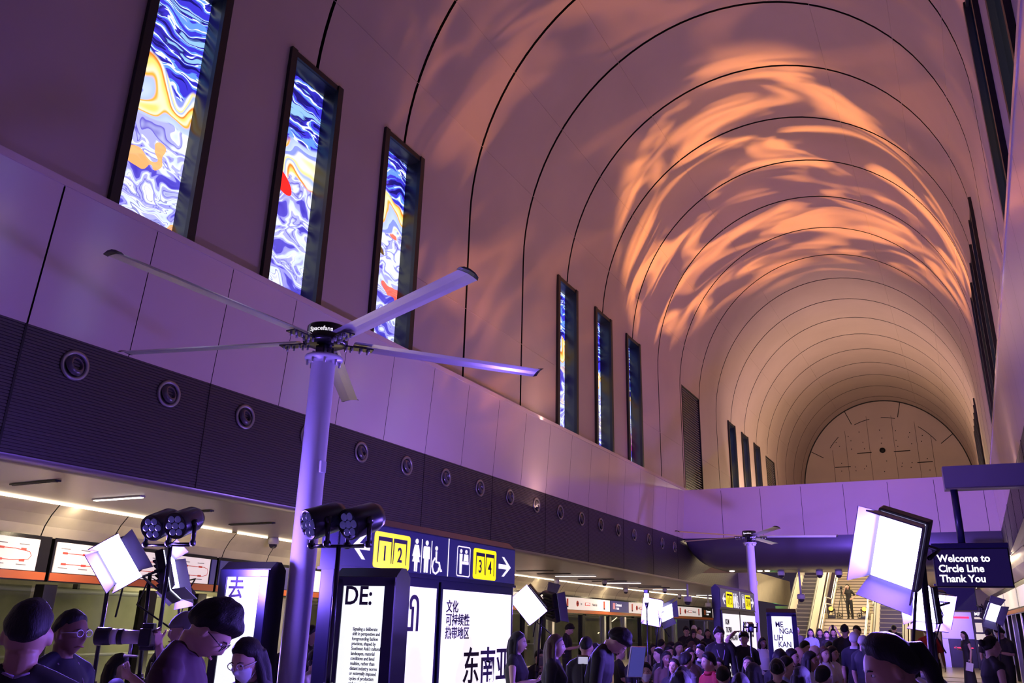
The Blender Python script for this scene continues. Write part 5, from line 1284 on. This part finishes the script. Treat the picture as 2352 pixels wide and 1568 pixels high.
def person(px, py, depth, face, label, pose='stand', sex='m', hair='short', hc='black', skin='fair', top='black', bottom='black', sleeve=0.5, lean=0.0, hp=0.0, hy=0.0, armR='down', armL='down', skirt='', extras=(), lod=None, group=None, grow=1.0):
    """px, py = crown of the head; face: 0 towards camera, 90 to image right, 180 away"""
    if lod is None: lod = 0 if depth < 6 else 1 if depth < 14 else 2
    P = body_parts(pose, sex, round(lean, 2), round(hp, 2), round(hy, 2), armR, armL, lod, sleeve, skirt)
    base_d = depth
    for dd in (0, .35, -.35, .7, -.7, 1.05, -1.05, 1.4, -1.4, 1.75, -1.75, 2.1, 2.5, -2.1, 2.9, 3.3):
        depth = base_d+dd*max(1, base_d/12); crown = at_depth(px, py, depth)
        if all(math.hypot(crown.x-q[0], crown.y-q[1]) > .62 for q in TAKEN): break
    TAKEN.append((crown.x, crown.y))
    hm = P['HM']; c0 = hm @ Vector((0, 0, .120))
    top_z = max(c0.z+.012, 0.3)
    k = crown.z/top_z
    if pose == 'sit': k = max(.90, min(1.12, k))
    else: k = max(.86, min(1.13, k))
    k *= grow
    d = crown-CAMP; yaw = math.atan2(-d.x, d.y)           # direction of sight
    rz = yaw+PI+R(face)
    root = empty('person', (0, 0, 0), rz, label, 'person', group)
    root.scale = (k, k, k)
    off = Matrix.Rotation(rz, 4, 'Z') @ (Vector((c0.x, c0.y, 0))*k)
    root.location = (crown.x-off.x, crown.y-off.y, 0)
    put('body', P['body'], SKIN[skin], root)
    put('shirt' if skirt == '' else 'dress', P['shirt'], CL[top], root)
    put('trousers', P['trousers'], CL[bottom], root)
    put('shoes', P['shoes'], CL['black'], root)
    if hair != 'bald':
        put({'cap': 'cap', 'capback': 'cap', 'beanie': 'cap', 'hijab': 'headscarf'}.get(hair, 'hair'), hair_mesh(hair, lod), HAIRM[hc] if hair not in ('cap', 'capback', 'beanie', 'hijab') else CL[hc], root, hm)
    e0, e1, b0, b1, l = face_mesh()
    for q in (e0, e1): put('eye', q, None, root, hm)
    for q in (b0, b1): put('eyebrow', q, None, root, hm)
    if 'mask' not in extras: put('lips', l, None, root, hm)
    for x in extras:
        if x in ('glasses', 'darkglasses'):
            m = MB()
            for s in (-1, 1):
                m.tube([(s*.034+.024*math.cos(2*PI*j/16), .098, .004+.019*math.sin(2*PI*j/16)) for j in range(17)], .0022, 6)
                m.tube([(s*.058, .097, .008), (s*.079, .06, .008), (s*.081, -.005, .004)], .0022, 6)
            m.tube([(-.010, .099, .008), (.010, .099, .008)], .002, 6)
            g = m.build('spectacles', M_SPEC if x == 'glasses' else M_SPECB, root); g.matrix_local = hm
        elif x == 'mask':
            m = MB(); head_grid(m, Matrix.Identity(4), lambda p: (.007 if p.y > .030 and -.108 < p.z < -.016 and abs(p.x) < .064 else -.012), 56, 44)
            g = m.build('face_mask', M_MASK, root); g.matrix_local = hm
            m = MB()
            for s in (-1, 1):
                m.tube([(s*.058, .058, -.024), (s*.084, -.012, .008)], .0015, 5); m.tube([(s*.052, .052, -.085), (s*.084, -.014, -.02)], .0015, 5)
            g = m.build('mask_loops', M_MASK, root); g.matrix_local = hm
        elif x == 'lanyard':
            m = MB(); UP = P['UP']
            pts = [(.0, -.082, 1.445), (.055, -.05, 1.46), (.075, .045, 1.425), (.06, .128, 1.30), (.015, .142, 1.16), (0, .146, 1.12), (-.015, .142, 1.16), (-.06, .128, 1.30), (-.075, .045, 1.425), (-.055, -.05, 1.46), (0, -.082, 1.445)]
            m.tube([UP @ Vector(p) for p in pts], .006, 6); m.build('lanyard', cmat('lanyard_ribbon', (0.35, 0.25, 0.38)), root)
            m = MB(); m.box((0, 0, 0), (.07, .006, .10), Matrix.Translation(UP @ Vector((0, .15, 1.06)))); m.build('badge', CL['red'], root)
        elif x == 'strap':
            m = MB(); UP = P['UP']; m.tube([UP @ Vector(p) for p in ((-.10, -.10, 1.40), (-.075, .03, 1.452), (.0, .135, 1.27), (.12, .13, 1.10), (.16, .02, 1.0), (.05, -.13, 1.12), (-.10, -.10, 1.40))], .014, 6); m.build('bag_strap', CL['black'], root)
        elif x == 'stripe':
            m = MB(); UP = P['UP']
            for s in (-1, 1): m.tube([UP @ Vector(p) for p in ((s*.065, -.01, 1.462), (s*.13, -.01, 1.445), (s*.215, -.005, 1.415), (s*.255, -.005, 1.33), (s*.258, -.01, 1.22))], .016, 6)
            m.build('sleeve_stripe', CL['white'], root)
        elif x == 'collar':
            m = MB(); UP = P['UP']; m.lathe([(.070, 1.435), (.076, 1.475), (.082, 1.47), (.094, 1.43)], 18, UP, close=True); m.build('collar', CL['white'] if top == 'grey' else CL[top], root)
        elif x == 'collarw':
            m = MB(); UP = P['UP']; m.lathe([(.072, 1.435), (.078, 1.478), (.085, 1.47), (.10, 1.43)], 18, UP, close=True); m.build('collar', CL['white'], root)
        elif x == 'headphones':
            m = MB(); m.tube([(.088*math.sin(t), 0, .115*math.cos(t)+.02) for t in [(-1.6+3.2*i/12) for i in range(13)]], .007, 6)
            for s in (-1, 1): m.ell((s*.090, -.004, -.01), (.018, .03, .034))
            g = m.build('headphones', M_RIM, root); g.matrix_local = hm
        elif x == 'hairband':
            m = MB(); m.tube([(.094*math.sin(t), -.005, .136*math.cos(t)) for t in [(-1.5+3.0*i/12) for i in range(13)]], .006, 6); g = m.build('hairband', CL['white'], root); g.matrix_local = hm
    if pose == 'sit' and lod < 9:
        st = empty('stool', root.location, rz, 'low stool hidden under a seated spectator in the crowd', 'stool', 'stools under the seated spectators')
        m = MB(); m.box((0, -0.02, 0.385*k-0.01), (0.40, 0.36, 0.04), None, 0.01); m.build('seat', CL['beige'], st)
        for sx in (-1, 1):
            for sy in (-1, 1): m = MB(); m.tube([(sx*.16, sy*.14-0.02, 0), (sx*.15, sy*.13-0.02, 0.37*k-0.01)], .014, 8); m.build('leg', M_RIM, st)
    PEOPLE.append(root); return root, P, k
def gadget(root, P, local, kind, label):
    """a thing held by a person, top-level, placed at a point of the person's frame"""
    bpy.context.view_layer.update()
    Mw = root.matrix_world; loc = Mw @ Vector(local); rz = root.rotation_euler.z
    if kind == 'phone':
        o = empty('phone', loc, rz, label, 'phone'); T = Matrix.Rotation(R(-35), 4, 'X')
        m = MB(); m.box((0, 0, 0), (.075, .010, .155), T, .003); m.build('phone_body', M_BLACKG, o); m = MB(); m.box((0, -.006, 0), (.068, .002, .145), T); m.build('screen', mat('phone_screen', (0.3, 0.3, 0.4), 0.3, emit=(0.6, 0.65, 1), es=0.8), o)
    elif kind == 'camera':
        o = empty('camera', loc, rz, label, 'camera')
        m = MB(); m.box((0, 0, 0), (.14, .075, .10), None, .012); m.box((0, 0, .06), (.07, .07, .04), None, .01); m.build('camera_body', M_RIM, o)
        m = MB(); m.lathe([(0, .03), (.035, .03), (.038, .06), (.036, .13), (.030, .135), (0, .12)], 18, Matrix.Rotation(R(-90), 4, 'X')); m.build('lens', M_BLACKG, o)
    elif kind == 'telecamera':
        o = empty('camera', loc, rz, label, 'camera')
        m = MB(); m.box((0, 0, 0), (.15, .08, .115), None, .014); m.box((0, .0, .068), (.07, .075, .045), None, .01); m.box((.055, .01, -.02), (.04, .10, .13), None, .012); m.build('camera_body', M_RIM, o)
        RX = Matrix.Rotation(R(-90), 4, 'X')
        m = MB(); m.lathe([(0, .03), (.042, .03), (.044, .10), (.046, .16), (0, .16)], 24, RX); m.lathe([(.046, .19), (.048, .19), (.050, .235), (.046, .235)], 24, RX, close=True); l = m.build('lens', mat('lens_white', (.62, .60, .58), .4), o)
        m = MB(); m.lathe([(.043, .155), (.050, .16), (.050, .19), (.043, .19)], 24, RX, close=True); m.lathe([(.046, .235), (.055, .24), (.058, .33), (.052, .335), (.045, .30), (0, .29)], 24, RX); m.build('lens_hood', M_RIM, l)
        m = MB(); m.tube([(0, .10, -.045), (0, .10, -.11)], .012, 8); m.box((0, .09, -.12), (.03, .09, .012)); m.build('lens_foot', M_SILVER, l)
    elif kind == 'laptop':
        o = empty('tablet_screen', loc, rz, label, 'tablet'); T = Matrix.Rotation(R(-12), 4, 'X')
        m = MB(); m.box((0, 0, 0), (.36, .015, .27), T, .005); m.build('case', M_SILVER, o); m = MB(); m.box((0, -.009, 0), (.33, .003, .24), T); m.build('panel', mat('tablet_blue', (.05, .05, .15), .3, emit=(.12, .12, .5), es=.35), o)
    return o
# ------------------------------------------------------------------ the crowd
# near, standing, left
person(80, 1374, 3.0, 172, 'man at the bottom left corner, back of his head to us, dark tee with lanyard', hair='fade', skin='tan', extras=('lanyard',), sleeve=.5)
person(172, 1399, 4.5, 48, 'young man with clear glasses and lanyard at the left, looking right', hair='fade', skin='brown', top='navy', extras=('glasses', 'lanyard'))
r, P, k = person(428, 1404, 5.6, -105, 'photographer in a grey backward cap aiming a white telephoto lens at the left', hair='beanie', hc='grey', top='black', armR='cam', armL='camlow', hp=.05)
gadget(r, P, (0.0, 0.27, 1.535), 'telecamera', 'camera with a big white telephoto lens held by the man in the grey cap')
person(538, 1398, 3.7, 78, 'black-haired man with dark glasses looking down, in front of the Chinese totem', hair='full', top='maroon', extras=('darkglasses', 'strap'), hp=.75, lean=.08, armR='phone', armL='phone')
r, P, k = person(563, 1466, 4.3, -42, 'woman in a white face mask and glasses, next to the man looking down', sex='f', hair='long', top='grey', extras=('glasses', 'mask'), hp=.35, armR='phone', armL='phone')
gadget(r, P, (0.0, 0.34, 1.20), 'phone', 'phone held by the masked woman with glasses')
person(278, 1501, 7.6, 70, 'girl with shoulder-length dark hair seated at the lower left, in profile', pose='sit', sex='f', hair='bob', top='grey', armR='lap', armL='lap')
person(373, 1493, 8.6, 60, 'seated spectator with dark hair behind the photographer elbow', pose='sit', sex='f', hair='bob', skin='tan', armR='lap', armL='lap', top='black')
person(269, 1557, 6.2, 175, 'person in a dark cap just showing at the bottom left edge', pose='sit', hair='cap', hc='navy', armR='lap', armL='lap')
person(645, 1500, 8.8, 160, 'black-haired woman in white seen from behind, left of the near pole', pose='sit', sex='f', hair='bob', top='white', armR='lap', armL='lap')
person(728, 1491, 8.8, 50, 'laughing woman in a cream jacket with headphones, right of the near pole', pose='sit', sex='f', hair='short', top='cream', sleeve=1.0, extras=('headphones',), armR='lap', armL='lap')
r, P, k = person(717, 1437, 10.2, 75, 'cameraman in black just behind the near fan pole', hair='short', armR='cam', armL='camlow')
gadget(r, P, (0, 0.24, 1.50), 'camera', 'video camera of the cameraman behind the near fan pole')
# middle
person(1191, 1450, 9.0, 75, 'long-haired woman in black standing right beside the near pylon', sex='f', hair='long', sleeve=.0, armR='phone', armL='down')
person(1277, 1456, 8.6, 82, 'woman with long brown hair in profile, middle front row', sex='f', hair='long', hc='brown', armR='down', armL='down', sleeve=1.0)
person(1347, 1461, 8.3, 165, 'broad man in black tee with short dark hair, back turned, middle front row', hair='fade', skin='tan', armR='camlow', armL='camlow')
root = empty('camera_light', at_depth(1339, 1516, 7.8), 0, 'small white on-camera light box in front of the broad man in black', 'light')
B = basis(dirc(0, 0, 1)); m = MB(); m.box((0, 0, -.02), (.10, .075, .04), B, .005); m.build('light_case', M_RIM, root); m = MB(); m.box((0, 0, .002), (.09, .066, .004), B); m.build('diffuser', mat('dim_white', (.8, .8, .85), .5, emit=(.8, .8, 1), es=.5), root)
m = MB(); m.tube([(0, 0, -.03), (0, 0, -1.19)], .014, 8); m.build('support_rod', M_RIM, root)
r, P, k = person(1313, 1434, 19.5, 78, 'young man in a black tee looking at his phone before the platform doors', hair='full', hp=.45, armR='phone', armL='phone')
gadget(r, P, (0, 0.33, 1.20), 'phone', 'phone of the young man before the platform doors')
r, P, k = person(1442, 1455, 7.9, 78, 'dark-haired man in a black jacket bending forward, middle front row', hair='full', hp=.65, lean=.35, armR='tray', armL='tray', sleeve=.5)
p = at_depth(1463, 1520, 9.6)
root = empty('tablet_screen', p, 0.5, 'large blue-lit tablet held up behind the bending man', 'tablet')
B = basis(dirc(-.15, 0, 1)); m = MB(); m.box((0, 0, -.01), (.20, .36, .02), B, .004); m.build('case', M_SILVER, root); m = MB(); m.box((0, 0, .002), (.18, .34, .004), B); m.build('panel', mat('tablet_blue', (.05, .05, .15), .3, emit=(.12, .12, .5), es=.35), root); m = MB(); m.tube([(0, 0, -.17), (0, 0, -p.z+.01)], .012, 8); m.build('support_rod', M_RIM, root)
person(1482, 1521, 10.6, 5, 'short-haired woman with a white face mask seated in the middle', pose='sit', sex='f', hair='short', extras=('mask',), armR='lap', armL='lap')
person(1368, 1480, 14.0, 60, 'man with glasses and a brightly lit face behind the broad man in black', pose='sit', hair='full', extras=('glasses',), top='white', armR='lap', armL='lap')
S = dict(pose='sit', armR='lap', armL='lap')
for a in (
 (1519, 1467, 19, 150, 'man with a short dark crop seen from behind under the middle panel lights', dict(hair='fade')),
 (1541, 1474, 18, 75, 'smiling man in a white shirt, in profile, middle rows', dict(hair='short', top='white', hc='black')),
 (1559, 1473, 18, 20, 'smiling woman in a white blouse, middle rows', dict(sex='f', hair='bob', top='white', sleeve=1.0)),
 (1512, 1487, 15, -60, 'dark-haired woman glancing left, middle rows', dict(sex='f', hair='bob')),
 (1531, 1494, 13.5, 15, 'long-haired woman in dark plaid, middle rows', dict(sex='f', hair='long', skin='brown', top='brown')),
 (1549, 1512, 12, -25, 'woman looking up to the left, in front of the plaid woman', dict(sex='f', hair='long', hp=-.2)),
 (1575, 1500, 12, 130, 'man with a white collar turned away, middle rows', dict(hair='full', top='grey', extras=('collarw',))),
 (1626, 1498, 11.8, -60, 'man in a red polo shirt with white sleeve stripes, looking left', dict(hair='short', top='red', extras=('stripe', 'collar'))),
 (1609, 1480, 15.5, -45, 'man with glasses and a white collar behind the red polo man', dict(hair='short', extras=('glasses', 'collarw'), top='black')),
 (1650, 1510, 13, -10, 'round-faced woman half hidden behind the red polo man', dict(sex='f', hair='bob')),
 (1590, 1472, 19, 40, 'dark-clad woman in a patterned headscarf, back rows left', dict(sex='f', hair='hijab', hc='brown')),
 (1577, 1478, 18, 10, 'spectator with dark curls, back rows left of the far pylon', dict(sex='f', hair='bob', skin='brown', top='white')),
 (1614, 1474, 20, -30, 'spectator peeping over the man with glasses, back rows', dict(hair='short', skin='tan')),
 (1584, 1488, 16, 30, 'woman with a tan shawl in the middle rows', dict(sex='f', hair='bob', skin='tan', top='brown', sleeve=1.0)),
 (1500, 1478, 20, 30, 'spectator beside the thin middle stand, back rows', dict(sex='f', hair='bob', top='beige')),
 (1456, 1490, 15, 60, 'spectator in dark clothes right of the blue tablet', dict(hair='short', skin='tan')),
 (1248, 1507, 12, 90, 'grey-capped spectator low beside the long-haired woman', dict(hair='cap', hc='grey')),
 (1240, 1492, 14, 30, 'spectator with a pale face beside the near pylon', dict(hair='short')),
 (1563, 1546, 7.2, 178, 'dark head with bluish shine at the bottom edge, middle', dict(hair='full')),
 (1567, 1532, 8.4, 170, 'dark head just behind the one with bluish shine', dict(hair='short')),
 (1720, 1507, 12.2, -20, 'woman with upturned smiling face below the man with raised arm', dict(sex='f', hair='long', hp=-.25, sleeve=0)),
 (1730, 1522, 9.2, 170, 'dark-haired head from behind in front of the far pylon', dict(sex='f', hair='bob')),
 (1784, 1512, 9.2, 172, 'dark head with a pale hairband, seen from behind', dict(sex='f', hair='bun', extras=('hairband',), sleeve=0)),
 (1806, 1508, 10.5, 80, 'dark-haired man in profile beside the hairband woman', dict(hair='short', top='blue')),
 (1791, 1493, 12.5, 160, 'tousle-haired spectator in front of the Malay letter totem', dict(hair='full')),
 (1818, 1489, 12.8, 70, 'spectator with a dark bob left of the bald man', dict(sex='f', hair='bob')),
 (1834, 1483, 13.5, 70, 'bald man in black looking right, right-hand seats', dict(hair='bald', skin='tan')),
 (1861, 1495, 12.6, 75, 'curly-haired woman with a dark scarf and white top, right-hand seats', dict(sex='f', hair='bob', skin='tan', top='white', sleeve=1.0)),
 (1871, 1484, 14, 140, 'fair-haired man in a white shirt, right-hand seats', dict(hair='short', hc='blond', top='white')),
 (1849, 1472, 17, 60, 'spectator in cream behind the bald man', dict(hair='short', top='cream')),
 (1892, 1484, 14.8, 40, 'long-haired woman in pale clothes, right-hand seats', dict(sex='f', hair='long', hc='brown', top='white')),
 (1912, 1484, 15.2, 60, 'woman with glasses in a white top at the row end', dict(sex='f', hair='bob', extras=('glasses',), top='white')),
 (1905, 1474, 18, 30, 'dark-haired spectator near the foot of the stairs', dict(hair='short')),
 (2084, 1484, 9.8, 150, 'woman with a sleek dark bob and white top, back turned, right of the centre', dict(sex='f', hair='bob', top='white')),
 (2118, 1485, 10.4, 155, 'second dark-haired head with a white collar behind the thick right stand', dict(hair='full', top='grey', extras=('collarw',))),
 (2098, 1476, 12.5, 150, 'third dark head in a row beside the thick right stand', dict(hair='short', top='grey')),
 (1640, 1486, 15, 20, 'small face between the red polo man and the man in a suit', dict(sex='f', hair='bob')),
 (1536, 1482, 16.5, 30, 'spectator just below the smiling man in white', dict(hair='short', skin='tan')),
 (1424, 1484, 16, 100, 'spectator hidden behind the bending man', dict(hair='short')),
 (1660, 1531, 10, 165, 'dark head at the bottom edge right of the red polo man', dict(hair='short')),
 (1700, 1545, 8, 175, 'dark head low at the bottom edge before the far pylon', dict(sex='f', hair='bob')),
 (1840, 1530, 9.5, 150, 'dark-haired spectator at the bottom edge, right-hand seats', dict(sex='f', hair='long')),
 (1890, 1530, 10, 140, 'spectator with a dark crop at the bottom edge beside the tall men', dict(hair='short')),
 ):
    kw = dict(S); kw.update(a[5]); person(a[0], a[1], a[2], a[3], a[4], **kw)
# standing in the middle and back
for a in (
 (1576, 1439, 23, 0, 'standing man in a black tee and glasses before the far platform doors', dict(hair='full', extras=('darkglasses',))),
 (1594, 1435, 24.5, 0, 'tall standing man in a pale cap and white top at the far doors', dict(hair='cap', hc='white', top='white')),
 (1593, 1445, 22, 15, 'standing woman in a black headscarf looking down', dict(sex='f', hair='hijab', hc='black', hp=.4, armR='phone', armL='phone', sleeve=1.0)),
 (1606, 1441, 24, 20, 'standing man in a cream and red shirt at the far doors', dict(hair='short', top='cream')),
 (1625, 1444, 22.5, 10, 'standing dark-haired woman in a patterned black dress', dict(sex='f', hair='long', skin='tan', sleeve=.5)),
 (1651, 1441, 13.2, 10, 'standing man in a black suit with a lanyard in front of the far pylon', dict(hair='full', sleeve=1.0, extras=('lanyard',), grow=1.0)),
 (1752, 1473, 17, 30, 'woman in white and black between the far pylon and the Malay letter totem', dict(sex='f', hair='bob', top='white', skin='brown')),
 (1829, 1439, 26, 0, 'standing man in a pale cap at the foot of the left escalator', dict(hair='cap', hc='white', top='grey')),
 (1861, 1443, 25, 0, 'standing woman in a pale blue top at the foot of the stairs', dict(sex='f', hair='long', top='blue')),
 (1882, 1443, 25.5, 5, 'standing woman with long dark hair in black at the foot of the stairs', dict(sex='f', hair='long')),
 (1898, 1448, 25, 0, 'woman in black between two taller ones at the foot of the stairs', dict(sex='f', hair='bob')),
 (1939, 1433, 15.5, 172, 'tall man in black with his back turned, centre right', dict(hair='fade', grow=1.0)),
 (1967, 1437, 19, -20, 'dark-haired man in black behind the tall pair, centre right', dict(hair='short')),
 (1961, 1452, 14.2, 160, 'grey-haired man standing with his back half turned', dict(hair='short', hc='grey', extras=('collarw',), top='navy')),
 (1982, 1458, 13.2, 140, 'balding dark-clad man right of the grey-haired man', dict(hair='fade', hc='grey', top='navy')),
 (2129, 1435, 20, 0, 'man in a red shirt behind the thick right stand', dict(hair='short', skin='brown', top='red')),
 (2269, 1444, 22, 160, 'man in black with his back turned, far right', dict(hair='fade')),
 (2274, 1459, 9.4, 118, 'woman with pinned-up dark hair in a sleeveless black top, far right', dict(sex='f', hair='bun', sleeve=0)),
 (2052, 1431, 33.5, 170, 'taller dark figure at the foot of the right escalator', dict(hair='short')),
 (2044, 1446, 32.5, 170, 'shorter dark figure at the foot of the right escalator', dict(hair='short')),
 ):
    person(a[0], a[1], a[2], a[3], a[4], **a[5])
r, P, k = person(1708, 1451, 13.2, 5, 'big man in black with one arm raised to his head, before the far pylon', hair='full', armR='head', armL='down', sleeve=.5)
r, P, k = person(1913, 1443, 25.5, 0, 'woman holding up a phone at the foot of the stairs', sex='f', hair='long', armR='up', armL='up')
gadget(r, P, (0.0, 0.33, 1.76), 'phone', 'phone raised by the woman at the foot of the stairs')
r, P, k = person(2291, 1441, 20, -40, 'man in black looking at his phone, far right edge', hair='full', hp=.35, armR='phone', armL='phone')
gadget(r, P, (0, .33, 1.20), 'phone', 'phone of the man in black at the far right')
r, P, k = person(2212, 1449, 27.5, -60, 'woman in a long black dress holding a white bag before the lift', sex='f', hair='long', armR='phone', armL='down', sleeve=0, skirt='long')
bpy.context.view_layer.update(); p = r.matrix_world @ Vector((-0.25, .10, .72))
root = empty('paper_bag', p, .3, 'white paper bag carried by the woman in the long black dress', 'bag')
m = MB(); m.box((0, 0, -.10), (.20, .08, .26), Matrix.Rotation(R(12), 4, 'Y'), .005); m.build('bag_body', CL['white'], root); m = MB(); m.tube([(-.05, 0, .02), (-.03, 0, .12), (.03, 0, .12), (.05, 0, .02)], .004, 6); m.build('handle', CL['white'], root)
# the near woman at lower right
person(2012, 1460, 3.1, -74, 'woman with dark ponytail in near profile at the lower right, looking down left', sex='f', hair='pony', skin='tan', top='black', sleeve=0, hp=.35)
# camera operator on the landing
yw = 46.4; fx = at_y(1954, 1418, yw).x
pr = at_y(1951, 1334, yw)
r, P, k = person(1951, 1336, (pr-CAMP).dot(CF), -15, 'camera operator in black with one hand on hip, on the stair landing', sex='f', hair='long', armR='cam', armL='hip')
kk = 1.70/1.72; r.scale = (kk, kk, kk); r.location = (fx, yw, 2.24)
root = empty('tripod', (fx-.28, yw-.32, 2.24), 0, 'tall tripod with a video camera beside the operator on the landing', 'tripod')
for t in range(3):
    a = 2*PI*t/3+.5; m = MB(); m.tube([(0, 0, 1.30), (.42*math.cos(a), .42*math.sin(a), 0.01)], .018, 8); m.build('leg', M_RIM, root)
m = MB(); m.tube([(0, 0, 1.25), (0, 0, 1.42)], .03, 8); m.build('head', M_RIM, root)
root = empty('camera', (fx-.28, yw-.32, 2.24+1.50), .2, 'video camera on the tall tripod on the landing', 'camera')
m = MB(); m.box((0, 0, 0), (.12, .26, .14), None, .015); m.build('camera_body', M_RIM, root); m = MB(); m.lathe([(0, .13), (.05, .13), (.055, .24), (0, .23)], 14, Matrix.Rotation(R(90), 4, 'X')); m.build('lens', M_BLACKG, root)
# small video rig on a slim stand in front of the far pylon
root = empty('video_rig', at_depth(1723, 1440, 12.5), 0, 'black camera rig on a slim stand overlapping the far pylon', 'camera')
B = basis(dirc(0, 0, 1)); m = MB(); m.box((0, 0, 0), (.09, .13, .10), B, .01); m.build('camera_body', M_RIM, root); m = MB(); m.lathe([(0, .05), (.03, .05), (.033, .08), (0, .075)], 14, B); m.build('lens', M_LENS, root)
m = MB(); m.box((-.10, 0, 0), (.02, .14, .03), B); m.box((.10, 0, 0), (.02, .14, .03), B); m.box((0, 0, 0), (.22, .02, .02), B); m.build('side_grips', M_RIM, root)
m = MB(); m.tube([(0, 0, -.05), (0, 0, -root.location.z+.01)], .016, 8); m.build('stand_pole', M_RIM, root)
